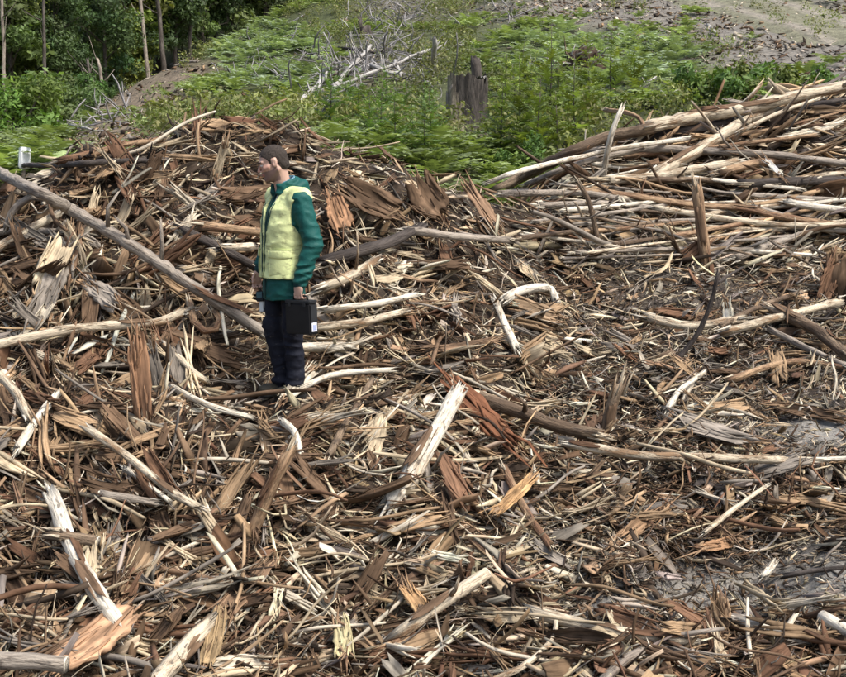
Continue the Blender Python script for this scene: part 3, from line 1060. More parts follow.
def place_bush(kind, px, py, s, label, group, tint=(1, 1, 1), Y=None):
    if Y is None:
        p = on_hill(px, py)[0]
    else:
        x = float(ray(px, py)[0] * Y); p = np.array([x, Y, float(hill(x, Y))])
    if not np.isfinite(p[0]):
        return
    st, me = bushes[kind][int(rv.integers(3))]
    e = bpy.data.objects.new('shrub', None); C.objects.link(e)
    e.location = p; e.rotation_euler = (0, 0, rv.uniform(0, 6.28)); e.scale = (s, s, s * rv.uniform(.85, 1.15))
    link('stems', st, None, e); f = link('foliage', me, None, e); f.color = (*tint, 1)
    tag(e, label, 'shrub', group)


for bi, (px, py, s, tint, Y) in enumerate([(14, 150, 1.25, (1.25, 1.25, .8), 31), (48, 148, 1.2, (1.1, 1.0, 1.15), 33), (-25, 150, 1.3, (1.0, 1.1, .8), 30), (75, 130, .9, (.95, .95, 1.1), 36), (22, 120, 1.2, (.8, .9, .9), 38), (60, 115, 1.1, (.8, .85, .9), 40), (105, 125, .6, (.8, 1, .8), 38)]):
    place_bush('broad', px, py, s, ['yellow green leafy shrub in the hollow at far left', 'large grey green shrub in the hollow beside the yellow green one', 'leafy shrub cut by the left edge of the picture', 'grey green shrub just left of the paired snags', 'dark green shrub behind the yellow green shrub at left', 'dark green shrub behind the large grey green shrub', 'small green shrub at the foot of the paired snags'][bi], 'large shrubs in the hollow', tint, Y)
for px, py in [(722, 96), (738, 92), (748, 100), (760, 95), (772, 98), (730, 104), (756, 104), (742, 88), (786, 96), (800, 98), (815, 92), (766, 90), (712, 100)]:
    place_bush('bright', px, py + 8, rv.uniform(.8, 1.2), 'bright fresh green bush just behind the top of the log stack', 'bright green bushes behind the log stack')
for px, py in [(510, 178), (495, 172), (520, 170), (497, 120), (502, 100), (496, 92)]:
    place_bush('bright', px, py, rv.uniform(.5, .8), 'bright green leafy bush near the tall charred stump', 'bright green bushes by the charred stump')

# feathery wattle saplings
def make_sapling(h):
    stem = join_tubes('stem', [tube_np([(0, 0, -.1), (rv.normal() * .03, rv.normal() * .03, h * .5), (rv.normal() * .05, rv.normal() * .05, h)], [.016, .011, .003], 5, 3)])
    stem.materials.append(M['trunk'])
    T_, Cc = [], []
    base = np.array([.155, .205, .06])
    nb = 34
    for k in range(nb):
        t_ = .12 + .86 * k / nb
        a = k * 2.4
        ln = h * .36 * (1.05 - t_) + .1
        el = R(rv.uniform(10, 45))
        fw = np.array([math.cos(a) * math.cos(el), math.sin(a) * math.cos(el), math.sin(el)])
        side = np.array([-math.sin(a), math.cos(a), 0])
        cb = base * math.exp(rv.normal() * .3) * (np.array([1.12, 1.0, .8]) if rv.random() < .3 else 1)
        for i in range(7):
            p = np.array([0, 0, h * t_]) + fw * ln * (i + .6) / 7 - np.array([0, 0, .03 * i * i * ln / 7])
            pl = ln * .3 * (1 - .08 * i)
            for s in (-1, 1):
                tip = p + s * side * pl + fw * pl * .7 + np.array([0, 0, rv.normal() * .02])
                w = fw * ln / 7 * .42
                T_.append((p - w, p + w, tip)); Cc.append(cb * rv.uniform(.75, 1.25))
    fo = tri_mesh('foliage', T_, Cc); fo.materials.append(M['fern'])
    return stem, fo


saps = [make_sapling(h) for h in (1.1, 1.35, 1.6, .9)]
for px, py in [(520, 165), (540, 150), (555, 168), (505, 140), (530, 130), (545, 118), (575, 150), (560, 132), (512, 120), (590, 135), (520, 100), (586, 118), (425, 165), (412, 150), (395, 160), (432, 150), (380, 145), (360, 135), (370, 150), (345, 130), (405, 135), (425, 130), (330, 135), (385, 120), (350, 118), (612, 118), (635, 105), (318, 128), (535, 172), (548, 135), (500, 160)]:
    p = on_hill(px, min(py, 170))[0]
    if not np.isfinite(p[0]):
        continue
    st, fo = saps[int(rv.integers(4))]
    e = bpy.data.objects.new('wattle_sapling', None); C.objects.link(e)
    s = rv.uniform(.7, 1.1) * (1.15 if px > 490 else .85)
    e.location = p; e.rotation_euler = (0, 0, rv.uniform(0, 6.28)); e.scale = (s, s, s)
    link('stem', st, None, e); f = link('foliage', fo, None, e)
    f.color = (1, 1, 1, 1) if px > 490 else (.7, .85, .9, 1)
    side = 'right of' if px > 475 else 'left of'
    tag(e, 'feathery yellow green wattle sapling growing %s the charred stump' % side, 'sapling', 'wattle saplings %s the charred stump' % side)

# ferns: the nearest ones as things, the rest as ground cover
fern_t = [fern_tris(rv, .62) for _ in range(6)]
fern_me = []
for t_, c_ in fern_t:
    me = tri_mesh('fern', t_, c_); me.materials.append(M['fern']); fern_me.append(me)


def veg_density(px, py, y):
    """where green growth stands: everywhere but the bare ground and the forest floor"""
    k = 1 - bare_k(px, py, y) * 1.15
    forest = (py < 150 - px * .48) & (y > 40)
    k = np.where(forest, .1, k)
    k = k - .75 * blob(px, py, 370, 70, 50, 24) - .7 * blob(px, py, 395, 8, 28, 16) - .5 * blob(px, py, 300, 100, 20, 10)
    return np.clip(k, .07, 1)


n = 13000
x = rv.uniform(-30, 34, n); y = 15 + 50 * rv.random(n) ** 1.35
z = hill(x, y)
px, py = project(x, y, z)
ok = ~((np.abs(px - 467) < 24) & (py > 128) & (y < 24.3) & (y > 21)) & (px > -120) & (px < 980) & (py > -60) & (rv.random(n) < veg_density(px, py, y)) & ((pile(x, y) < z - .05) | (y > 19.9))
x, y, z, px, py = [q[ok] for q in (x, y, z, px, py)]
order = np.argsort(y)
x, y, z, px, py = [q[order] for q in (x, y, z, px, py)]
# patches of kinds: bracken (blue green), mid green, dull
patch = vnoise(x / 3.5, y / 3.5, seed=61)
bright = np.exp(.28 * vnoise(x / 1.6, y / 1.6, seed=62))
bluish = blob(px, py, 560, 60, 70, 30) + blob(px, py, 650, 70, 60, 30) + blob(px, py, 270, 60, 60, 40)
cnt = 0
stuffV, stuffC = [], []
low_t = [leaf_cloud(rv, 92, [(rv.normal() * .15, rv.normal() * .15, .12 + .1 * q) for q in range(4)], [.17] * 4, .036, np.array([.19, .225, .085])) for _ in range(6)]
for i in range(len(x)):
    tint = np.array([1, 1, 1]) * bright[i]
    if bluish[i] > .4:
        tint = tint * np.array([1.2, 1.2, 1.75])
    elif patch[i] < -.25:
        tint = tint * np.array([.85, .8, .75])
    a = rv.uniform(0, 6.28); s = rv.uniform(.65, 1.25)
    isfern = patch[i] > -.15 or bluish[i] > .4
    if cnt < 280 and isfern and 20 < px[i] < 830 and py[i] > 0 and rv.random() < .6:
        o = link('fern', fern_me[i % 6]); o.location = (x[i], y[i], z[i]); o.rotation_euler = (0, 0, a); o.scale = (s, s, s)
        o.color = (*tint, 1)
        w = 'left' if px[i] < 440 else 'right'
        tag(o, 'small green fern on the slope %s of the charred stump' % w, 'fern', 'ferns %s of the charred stump' % w)
        cnt += 1
        continue
    t_, c_ = (fern_t if isfern else low_t)[i % 6]
    ca, sa = math.cos(a) * s, math.sin(a) * s
    v = t_.reshape(-1, 3)
    stuffV.append(np.stack([v[:, 0] * ca - v[:, 1] * sa + x[i], v[:, 0] * sa + v[:, 1] * ca + y[i], v[:, 2] * s + z[i]], -1).reshape(-1, 3, 3))
    stuffC.append(c_ * tint)
gc = tri_mesh('ground_cover', np.concatenate(stuffV), np.clip(np.concatenate(stuffC), 0, .6))
tag(link('ground_cover', gc, M['fern']), 'dense low green ferns and weeds covering the cleared hillside', 'ground cover', kind='stuff')

# pale chips and stones on the bare ground, grey dead twigs on the slope
def hill_litter(name, n, density, kind, Lr, asp, thr, pal, label, cat, seed, tilt=.25):
    rd = np.random.default_rng(seed)
    x = rd.uniform(-24, 30, n * 20); y = 16 + 40 * rd.random(n * 20)
    z = hill(x, y); px, py = project(x, y, z)
    ok = (px > -60) & (px < 920) & (py > -30) & (rd.random(n * 20) < density(px, py, y)) & ((pile(x, y) < z - .05) | (y > 19.9))
    pos = np.stack([x, y, z], -1)[ok][:n]
    m_ = len(pos)
    nn, t1, t2 = frame(pos, hill)
    ph = rd.uniform(0, 6.28, m_); ta = rd.normal(size=m_) * tilt
    d = (np.cos(ph) * np.cos(ta))[:, None] * t1 + (np.sin(ph) * np.cos(ta))[:, None] * t2 + np.sin(ta)[:, None] * nn
    L = np.exp(rd.uniform(math.log(Lr[0]), math.log(Lr[1]), m_)); Wd = L / rd.uniform(asp[0], asp[1], m_)
    cols = np.array(pal)[rd.integers(0, len(pal), m_)] * np.exp(rd.normal(size=(m_, 1)) * .25)
    me = scatter(name, pos + nn * (np.abs(np.sin(ta)) * L * .4 + .02)[:, None], d, nn + rd.normal(size=nn.shape) * .3, L, Wd, Wd * rd.uniform(thr[0], thr[1], m_), cols, kind, rd)
    tag(link(name, me, M['piece']), label, cat, kind='stuff')


hill_litter('wood_chip_litter', 8000, lambda px, py, y: .9 * bare_k(px, py, y) * (.7 + (px > 450)) + .03, 'fibre', (.06, .34), (1.6, 5), (.4, .9), [GREY, PALE, GREY * 1.3, BROWN, DARK, TAN], 'pale wood chips and stones strewn on the bare ground', 'wood chips', 71)
hill_litter('dead_twig_litter', 1400, lambda px, py, y: blob(px, py, 365, 72, 60, 30) + .8 * blob(px, py, 395, 10, 32, 20) + .6 * blob(px, py, 300, 100, 25, 14) + .5 * blob(px, py, 590, 82, 25, 14) + .6 * blob(px, py, 505, 18, 20, 8) + .5 * blob(px, py, 90, 118, 28, 12) + .5 * blob(px, py, 265, 75, 20, 14), 'root', (.4, 1.4), (18, 40), (.9, 1), [np.array([.26, .245, .24]), np.array([.33, .315, .305]), np.array([.21, .20, .195])], 'tangle of grey dead twigs on the slope left of the stump', 'dead twigs', 72, .45)

# bleached sticks lying on the hill
def hill_stick(pts, wpx, label, mat='dead', up=.25, name='dead_branch', cat='branch'):
    P = []
    for q in pts:
        h_ = hit(hill, q[0], q[1], q[2] if len(q) > 2 else up, 14.5, 70, .1)[0]
        P.append(h_)
    P = np.array(P)
    t_ = np.linspace(0, len(P) - 1, max(6, 3 * len(P)))
    Q = np.stack([np.interp(t_, np.arange(len(P)), P[:, k]) for k in range(3)], -1) + rv.normal(size=(len(t_), 3)) * .012
    r0 = wpx / 2 / FPX * P[:, 1].mean()
    o_ = Q[0].copy()
    v = tube_np(Q - o_, r0 * np.linspace(1.1, .75, len(Q)), 7, int(rv.integers(1e6)), .1, (.12, .2))
    o = link(name, join_tubes(name, [v]), M[mat]); o.location = o_
    mid = Q[len(Q) // 2] - o_
    for s in range(2):
        d = np.array([rv.normal(), rv.normal() * .5, abs(rv.normal()) + .2]); d *= rv.uniform(.15, .4) / np.linalg.norm(d)
        link('branch_stub', join_tubes('branch_stub', [tube_np([mid, mid + d * .5, mid + d], [r0 * .5, r0 * .35, r0 * .12], 5, s)]), M[mat], o)
    return tag(o, label, cat)


hill_stick([(333, 88), (352, 66), (372, 46, .6)], 4, 'long bleached branch rising steeply, left of the grey twig tangle')
hill_stick([(320, 92), (355, 80), (395, 64), (428, 50, .45)], 4, 'longest bleached pole lying up the slope through the twig tangle')
hill_stick([(432, 69, .05), (435, 40, 1.0)], 6, 'short pale upright post at the right end of the twig tangle', name='upright_post', cat='post')
hill_stick([(318, 85), (328, 72), (336, 66, .5)], 4.5, 'white split branch fork at the left of the twig tangle')
hill_stick([(318, 88), (322, 74), (331, 66, .6)], 4, 'thin white branch leaning beside the white split fork')
hill_stick([(296, 104), (310, 92), (318, 84)], 5, 'white broken limb end at the foot of the twig tangle')
hill_stick([(302, 106), (308, 122, .15)], 3.5, 'short white stick hanging below the foot of the twig tangle')
hill_stick([(372, 66), (385, 72), (400, 73)], 5, 'knobbly white branch in the middle of the twig tangle')
hill_stick([(395, 60), (402, 78, .2)], 3, 'thin pale twig crossing the right part of the twig tangle')
hill_stick([(418, 75), (430, 85, .2)], 3, 'short pale stick below the upright post')
hill_stick([(308, 104), (335, 112, .2)], 2.5, 'thin pale branch reaching right below the twig tangle')
hill_stick([(345, 127, .12), (367, 124, .12)], 4, 'small grey log lying in the ferns just left of the sapling clump', 'grey_log', name='fallen_log', cat='log')
hill_stick([(340, 48), (380, 53), (392, 47)], 3, 'dark curved branch above the twig tangle', 'dark_log')
hill_stick([(66, 108), (82, 112)], 4, 'grey dead branch on the left by the dirt track', 'dead')
hill_stick([(84, 112), (99, 104, .4)], 3.5, 'white forked stick standing beside the dirt track', 'dead')
hill_stick([(70, 124), (92, 130)], 3, 'thin grey stick at the near end of the dirt track', 'dead')
hill_stick([(460, 46), (473, 42)], 3.5, 'short pale stick on the slope above the charred stump', 'dead')
hill_stick([(520, 62), (535, 70)], 3, 'short pale stick between the stump and the root ball', 'dead')
hill_stick([(558, 105), (572, 108)], 5, 'grey chunk of wood in the weeds right of the saplings', 'grey_log', .1)
hill_stick([(635, 88), (652, 82)], 3.5, 'pale stick in the ferns right of the root ball', 'dead')
hill_stick([(660, 90), (668, 99)], 3, 'thin pale twig in the ferns behind the log stack', 'dead')
hill_stick([(708, 25), (716, 33)], 3, 'white stick on the dirt heap near the road', 'dead', .1)
hill_stick([(170, 66), (186, 60)], 4, 'pale log at the far end of the dirt track', 'dead', .1)
hill_stick([(180, 62), (197, 62)], 3, 'grey stick at the far end of the dirt track', 'grey_log', .15)


# charred stump
def make_stump():
    Y = 24.0
    c = at(467, 140, Y); zg = float(hill(c[0], Y)) - .15
    top = at(467, 78, Y)[2] - zg
    r0 = 20 / FPX * Y
    rs = np.random.default_rng(5)
    e = bpy.data.objects.new('tree_stump', None); C.objects.link(e); e.location = (c[0], Y, zg)
    nS, nZ = 40, 14
    fl = .07 * np.sin(np.arange(nS) * 2 * math.pi / nS * 5 + 1) + .05 * rs.normal(size=nS)
    V, F, G = [], [], []
    for i in range(nZ):
        t_ = i / (nZ - 1)
        for s in range(nS):
            a = 2 * math.pi * s / nS
            rr = r0 * (1 + .35 * (1 - t_) ** 4 + fl[s] * (1.4 - t_) + .015 * rs.normal())
            zz = top * t_ + (.06 * rs.normal() + .05 * math.sin(a * 2)) * (t_ == 1)
            V.append((rr * math.cos(a), rr * math.sin(a), zz)); G.append((zz + 3, math.cos(a) * r0, math.sin(a) * r0))
    for i in range(nZ - 1):
        for s in range(nS):
            a, b_ = i * nS + s, i * nS + (s + 1) % nS
            F.append((a, b_, b_ + nS, a + nS))
    lo, to = faces_arr(F)
    me = mesh_from('trunk', V, lo, to, None, G, True)
    me.materials.append(M['stumpwood']); me.materials.append(M['char'])
    mi = []
    for p in me.polygons:
        a = math.atan2(p.center.y, p.center.x)          # burnt side faces right and back; left side's lit paleness is painted in
        burnt = p.center.x > -.38 * r0 + .18 * math.sin(p.center.z * 4) * r0
        mi.append(1 if burnt else 0)
    me.polygons.foreach_set('material_index', mi); me.update()
    link('trunk', me, None, e)
    # weathered broken top
    V = [(0, 0, top - .06)]; F = []; G = [(0, 0, 0)]
    for k, f in enumerate((.35, .7, .96)):
        for s in range(nS):
            a = 2 * math.pi * s / nS
            rr = r0 * f * (1 + fl[s] * .4)
            V.append((rr * math.cos(a), rr * math.sin(a), top - .05 + .05 * rs.normal() + .04 * (f > .9))); G.append((rr, a, 0))
    for s in range(nS):
        F.append((0, 1 + s, 1 + (s + 1) % nS))
        for k in (0, 1):
            a, b_ = 1 + k * nS + s, 1 + k * nS + (s + 1) % nS
            F.append((a, a + nS, b_ + nS, b_))
    lo, to = faces_arr(F)
    link('cut_top', mesh_from('cut_top', V, lo, to, None, G), M['dead'], e)
    sp = tube_np([(r0 * .5, .1, top - .55), (r0 * .48, .1, top), (r0 * .42, .1, top + .24), (r0 * .38, .1, top + .36)], [.09, .095, .09, .075], 9, 4, .12, (0, .1))
    link('charred_spike', join_tubes('charred_spike', [sp], False), M['char'], e)
    for k in range(5):
        a = rs.uniform(-2.9, -1.9)
        sl = tpl_slab(rs, 3, 4, .2, .15, .03)
        v = sl.base * np.array([top * rs.uniform(.4, .7), .12, .05])
        v = np.stack([v[:, 1], v[:, 2], v[:, 0]], -1)
        lo, to = sl.loops, sl.tot
        o = link('bark_plate', mesh_from('bark_plate', v, lo, to, np.tile(GREY if math.cos(a) < 0 else DARK, (len(v), 1)), sl.grain), M['bark'], e)
        o.location = (r0 * 1.04 * math.cos(a), r0 * 1.04 * math.sin(a), top * rs.uniform(.4, .72)); o.rotation_euler = (0, 0, a + math.pi / 2)
    tag(e, 'tall charred tree stump with a burnt spike on top', 'stump')


make_stump()


def small_stump(px, py, hpx, wpx, mat, label, spike):
    p = on_hill(px, py)[0]
    Y = p[1]
    h_, r_ = hpx / FPX * Y, wpx / 2 / FPX * Y
    o = link('tree_stump', join_tubes('tree_stump', [tube_np([(0, 0, -.2), (0, 0, h_ * .2), (0, 0, h_ * .6), (0, 0, h_)], [r_ * 1.4, r_ * 1.1, r_, r_ * .95], 12, 9, .12, (0, .12))], False), M[mat])
    o.location = p
    if spike:
        link('spike', join_tubes('spike', [tube_np([(-r_ * .6, 0, h_ * .5), (-r_ * .6, 0, h_ * 1.3), (-r_ * .7, 0, h_ * 2.1)], [r_ * .45, r_ * .4, r_ * .3], 8, 3, .15, (0, .15))], False), M[mat], o)
    tag(o, label, 'stump')


small_stump(364, 36, 8, 13, 'char', 'small dark stump with a spike high on the slope', True)
small_stump(203, 55, 7, 8, 'grey_log', 'little grey stump near the far end of the track', False)

# upturned root ball
p = on_hill(583, 82)[0]
e = bpy.data.objects.new('root_ball', None); C.objects.link(e); e.location = p
rb = .42
Vs = rv.normal(size=(500, 3)); Vs /= np.linalg.norm(Vs, axis=1, keepdims=True)
import bmesh
bm = bmesh.new(); bmesh.ops.create_icosphere(bm, subdivisions=4, radius=1)
for v in bm.verts:
    c = v.co
    k = 1 + .25 * float(vnoise(c.x * 2.2, c.y * 2.2, c.z * 2.2, 9)) + .13 * float(vnoise(c.x * 6, c.y * 6, c.z * 6, 10))
    v.co = c * rb * k + Vector((0, 0, rb * .75))
me = bpy.data.meshes.new('earth_clod'); bm.to_mesh(me); bm.free()
link('earth_clod', me, plain_mat('dark_root_earth', (.06, .04, .028), .95, .6, 9, .8, 30), e)
for k in range(26):
    d = rv.normal(size=3); d[2] = abs(d[2]) + .1; d /= np.linalg.norm(d)
    s = np.array([0, 0, rb * .75]) + d * rb * .7
    ln = rv.uniform(.2, .5)
    m_ = s + d * ln * .5 + rv.normal(size=3) * .06
    link('root', join_tubes('root', [tube_np([s, m_, m_ + d * ln * .4 + rv.normal(size=3) * .15], [.028, .02, .007], 5, k)]), M['brown_log' if k % 3 else 'dead'], e)
tag(e, 'dark upturned root ball among the ferns right of the stump', 'root ball')

# white tree guard post at the left, behind the heap
p = at(22, 166, 15.0)
zg = float(hill(p[0], 15.0))
e = bpy.data.objects.new('marker_post', None); C.objects.link(e); e.location = (p[0], 15.0, zg); e.rotation_euler = (R(3), R(5), R(25))
hh = at(22, 147, 15.0)[2] - zg
def box_me(name, sx, sy, z0, z1, bev=.006):
    bm = bmesh.new(); bmesh.ops.create_cube(bm, size=1)
    for v in bm.verts:
        v.co = Vector((v.co.x * sx, v.co.y * sy, z0 + (v.co.z + .5) * (z1 - z0)))
    bmesh.ops.bevel(bm, geom=bm.edges[:], offset=bev, segments=2, affect='EDGES')
    me = bpy.data.meshes.new(name); bm.to_mesh(me); bm.free()
    return me
link('stake', box_me('stake', .04, .04, -.3, hh - .05), M['grey_log'], e)
link('sleeve', box_me('sleeve', .13, .11, hh - .26, hh, .012), plain_mat('white_plastic_sleeve', (.78, .80, .80), .4, .12, 12), e)
tag(e, 'white plastic sleeved marker post behind the heap at far left', 'marker post')

# ------------------------------------------------------------------ logs, slabs and branches one can pick out
rl = np.random.default_rng(77)


def smooth_path(P, n):
    P = np.array(P, float)
    if len(P) == 2:
        t_ = np.linspace(0, 1, n)[:, None]
        return P[0] * (1 - t_) + P[1] * t_
    Q = np.concatenate([[2 * P[0] - P[1]], P, [2 * P[-1] - P[-2]]])
    out = []
    for t_ in np.linspace(0, len(P) - 1 - 1e-6, n):
        i = int(t_); f = t_ - i
        a, b_, c, d = Q[i:i + 4]
        out.append(.5 * (2 * b_ + (c - a) * f + (2 * a - 5 * b_ + 4 * c - d) * f * f + (3 * b_ - a - 3 * c + d) * f ** 3))
    return np.array(out)


def pile_pts(pts, r, lift):
    P = []
    for q in pts:
        l = q[2] if len(q) > 2 else lift
        h_ = hit(envelope, q[0], q[1], max(l - .10, 0) + r * .6, 3, 20)[0]
        if not np.isfinite(h_[0]):
            h_ = at(q[0], q[1], P[-1][1] if P else 15.5)
        P.append(h_)
    return np.array(P)


def make_log(name, label, cat, pts, wpx, mat, lift=.09, taper=.8, ends=('broken', 'broken'), stubs=0, strips=0, up=False, group=None):
    Yr = hit(smooth_pile, pts[0][0], pts[0][1])[0][1]
    Yr = 14 if not np.isfinite(Yr) else Yr
    r = wpx / 2 / FPX * Yr
    if up:      # stands up from the ground point: the others keep its distance
        g = hit(envelope, pts[0][0], pts[0][1], -.03)[0]
        P = [g] + [at(q[0], q[1], g[1] + (q[2] if len(q) > 2 else 0)) for q in pts[1:]]
        d0 = (P[1] - P[0]); P[0] = P[0] - d0 / np.linalg.norm(d0) * .12
        P = np.array(P)
    else:
        P = pile_pts(pts, r, lift)
        if len(P) > 2 and 'log stack' in label:
            # poles are stiff: pull the inner points toward the straight line
            sl_ = np.concatenate([[0], np.cumsum(np.linalg.norm(np.diff(P, axis=0), axis=1))]); sl_ = sl_ / sl_[-1]
            P = P * .6 + .4 * (P[0] + (P[-1] - P[0]) * sl_[:, None])
        r = wpx / 2 / FPX * float(np.median(P[:, 1]))
    Ltot = np.linalg.norm(np.diff(P, axis=0), axis=1).sum()
    n = max(6, int(Ltot / .09))
    Q = smooth_path(P, n)
    wob = np.cumsum(rl.normal(size=(n, 3)), axis=0); wob -= np.linspace(0, 1, n)[:, None] * wob[-1]
    Q = Q + wob * r * .05
    o_ = Q[0].copy(); Q = Q - o_
    rad = r * np.linspace(1, taper, n) * (1 + .05 * rl.normal(size=n))
    jag = [r * 3.0 if e_ == 'broken' else 0 for e_ in ends]
    o = link(name, join_tubes(name, [tube_np(Q, rad, 14, int(rl.integers(1e6)), .065, jag)]), M[mat])
    o.location = o_
    for k, e_ in enumerate(ends):
        base = Q[0] if k == 0 else Q[-1]
        d = (Q[0] - Q[1]) if k == 0 else (Q[-1] - Q[-2])
        d = d / np.linalg.norm(d)
        rr = rad[0] if k == 0 else rad[-1]
        if e_ == 'broken':
            tb = []
            for s in range(7):
                off = rl.normal(size=3) * rr * .42
                ln = rr * rl.uniform(1.5, 4.5)
                tb.append(tube_np([base + off - d * rr, base + off + d * ln * .4, base + off * 1.2 + d * ln], [rr * .34, rr * .22, rr * .03], 4, s, .2))
            V_ = join_tubes('splintered_end', tb, False)
            link('splintered_end', V_, M['white_log'] if mat in ('pale_log', 'white_log', 'grey_log') else M['pale_log'], o)
        elif e_ == 'cut':
            a = tube_np([base - d * .004, base + d * .006], [rr * .97, rr * .95], 12, 1, .03)
            link('cut_face', join_tubes('cut_face', [a], False), M['white_log'], o)
    for s in range(stubs):
        i = int(rl.integers(n // 6, n - 2)); b0 = Q[i]
        d = rl.normal(size=3); d[2] = abs(d[2]) + .3; d[1] = -abs(d[1]) * .4
        d /= np.linalg.norm(d); ln = r * rl.uniform(3, 8)
        link('branch_stub', join_tubes('branch_stub', [tube_np([b0, b0 + d * (r + ln * .5), b0 + d * (r + ln) + rl.normal(size=3) * ln * .15], [r * .42, r * .3, r * .16], 6, s, .1, (0, r))]), M[mat], o)
    for s in range(strips):
        i = int(rl.integers(1, n - 2)); b0 = Q[i]; ax = Q[i + 1] - Q[i]; ax /= np.linalg.norm(ax)
        nn_ = np.array([0, -.6, .8]) + rl.normal(size=3) * .3; nn_ -= ax * (nn_ @ ax); nn_ /= np.linalg.norm(nn_)
        sl = tpl_slab(rl, 4, 6, -.5, .2, .08)
        ln = min(Ltot * .5, rl.uniform(6, 14) * r); bv = np.cross(nn_, ax)
        lv = sl.base * np.array([ln, r * 1.2, r * .5]) + sl.bend * ln
        V_ = b0 + nn_ * r * 1.02 + lv[:, :1] * ax + lv[:, 1:2] * bv + lv[:, 2:] * nn_
        link('bark_strip', mesh_from('bark_strip', V_, sl.loops, sl.tot, np.tile(RED * .9 if s % 2 else BROWN * 1.3, (len(V_), 1)), sl.grain * np.array([ln, r * 2, 1])), M['bark'], o)
    return tag(o, label, cat, group)


def make_slab(label, pts, wpx, colour, lift=.12, curl=.5, up=False, face=.6, bendamp=.1, name='bark_slab', cat='bark slab', jag=.16, thick=.22):
    Yr = hit(smooth_pile, pts[0][0], pts[0][1])[0][1]
    Yr = 14 if not np.isfinite(Yr) else Yr
    w = wpx / FPX * Yr
    if up:
        g = hit(envelope, pts[0][0], pts[0][1], -.05)[0]
        P = np.array([g, at(pts[1][0], pts[1][1], g[1] + (pts[1][2] if len(pts[1]) > 2 else 0))])
    else:
        P = pile_pts(pts, w * .1, lift)
    a, b_ = P[0], P[-1]
    ax = b_ - a; L = np.linalg.norm(ax); ax /= L
    c = (a + b_) / 2
    sn = smooth_pile.normal(c[0:1], c[1:2])[0]
    nn_ = sn * (1 - face) + np.array([0, -.9, .45]) * face + rl.normal(size=3) * .12
    nn_ -= ax * (nn_ @ ax); nn_ /= np.linalg.norm(nn_)
    bv = np.cross(nn_, ax)
    sl = tpl_frayed_slab(rl, 9, 12, curl, jag, bendamp, .3, 9)
    lv = sl.base * np.array([L * 1.1, w, w * thick / .12 * .3]) + sl.bend * L
    # fibres: small steps between neighbouring strips
    V_ = lv[:, :1] * ax + lv[:, 1:2] * bv + lv[:, 2:] * nn_
    col = np.clip(np.array(colour) * np.exp(rl.normal(size=(len(V_), 1)) * .10), 0, .7)
    strips_c = np.exp(rl.normal(size=10) * .22)
    sv = np.ones(len(V_)); sv[:260] = np.tile(np.repeat(strips_c[None], 13, 0).reshape(-1), 2)
    col = np.clip(col * sv[:, None], .01, .7)
    o = link(name, mesh_from(name, V_, sl.loops, sl.tot, col, sl.grain * np.array([L, w, 1])), M['bark'])
    o.location = c
    # loose fibres along the torn ends
    for k in (0, 1):
        tb = []
        for s in range(6):
            y_ = rl.uniform(-.4, .4) * w
            e0 = (-.5 if k == 0 else .5) * L * .9 * ax + bv * y_
            d = ax * (-1 if k == 0 else 1) + rl.normal(size=3) * .25
            ln = rl.uniform(.05, .16)
            tb.append(tube_np([e0 - d * .05, e0 + d * ln * .5, e0 + d * ln + nn_ * rl.normal() * .02], [.008, .006, .0015], 4, s))
        link('torn_fibres', join_tubes('torn_fibres', tb, False), M['red_log'], o)
    return tag(o, label, cat)


L_ = make_log
# --- left heap
L_('log', 'longest grey pole slanting down from the left edge to the man', 'log', [(-40, 150, .4), (20, 182, .4), (75, 212, .42), (130, 244, .44), (200, 290, .34), (268, 335, .12)], 12.5, 'grey_log', .4, .9, ('cut', 'broken'), 3, 2)
L_('branch', 'side limb forking off the top of the long grey pole', 'branch', [(62, 204, .42), (35, 196, .45), (15, 208, .35), (8, 222, .25)], 8, 'grey_log', .15)
L_('log', 'pale pole lying level across the left edge, ending in a broken knot', 'log', [(-30, 350), (60, 330), (110, 325), (155, 322), (184, 312, .16)], 9, 'pale_log', .20, .9, ('cut', 'broken'), 1, 1)
L_('log', 'cream pole at the left edge under the long grey pole', 'log', [(-20, 258), (58, 214)], 9, 'pale_log', .12)
L_('log', 'thin grey pole at the left edge above the cream pole', 'log', [(-20, 236), (20, 230), (60, 232)], 7, 'grey_log', .1)
L_('log', 'dark grey pole lying along the crest at upper left', 'log', [(20, 166), (70, 165), (115, 163), (165, 160)], 6.5, 'dark_log', .12, .85, ('broken', 'broken'), 1)
L_('log', 'brown bark covered pole on the crest above the dark grey pole', 'log', [(62, 160), (100, 152), (120, 145), (160, 140)], 7, 'red_log', .14)
make_slab('pale upright split board on the crest at upper left', [(215, 180), (226, 140)], 9, CREAM * 1.1, up=True)
make_slab('wide pale bark sheet draped on the crest behind the man', [(190, 128), (250, 122)], 16, TAN * 1.2, .1)
L_('log', 'bleached pale log with brown blotches at lower left', 'log', [(53, 498), (72, 545), (92, 585), (116, 622)], 17, 'white_log', .2, .9, ('broken', 'broken'), 0, 2)
L_('log', 'thick smooth grey log at the bottom left corner', 'log', [(-30, 660), (25, 661), (66, 664)], 18, 'grey_log', .30, .95, ('cut', 'cut'))
L_('log', 'thick cream log end standing at the bottom edge, lower left', 'log', [(150, 690), (180, 655), (205, 628)], 20, 'pale_log', .2, .95, ('cut', 'broken'), 0, 1)
make_slab('broad fibrous orange brown slab beside the bleached log, bottom left', [(55, 668), (130, 612)], 44, np.array([.36, .22, .13]), .2, .35)
make_slab('brown torn slab leaning behind the broad orange slab, bottom left', [(120, 600), (150, 560)], 22, TAN * .9, .14)
L_('log', 'tan pole slanting down right, left of centre', 'log', [(90, 430), (130, 458), (172, 492), (195, 505)], 9, 'pale_log', .28, .9, ('broken', 'broken'), 0, 1)
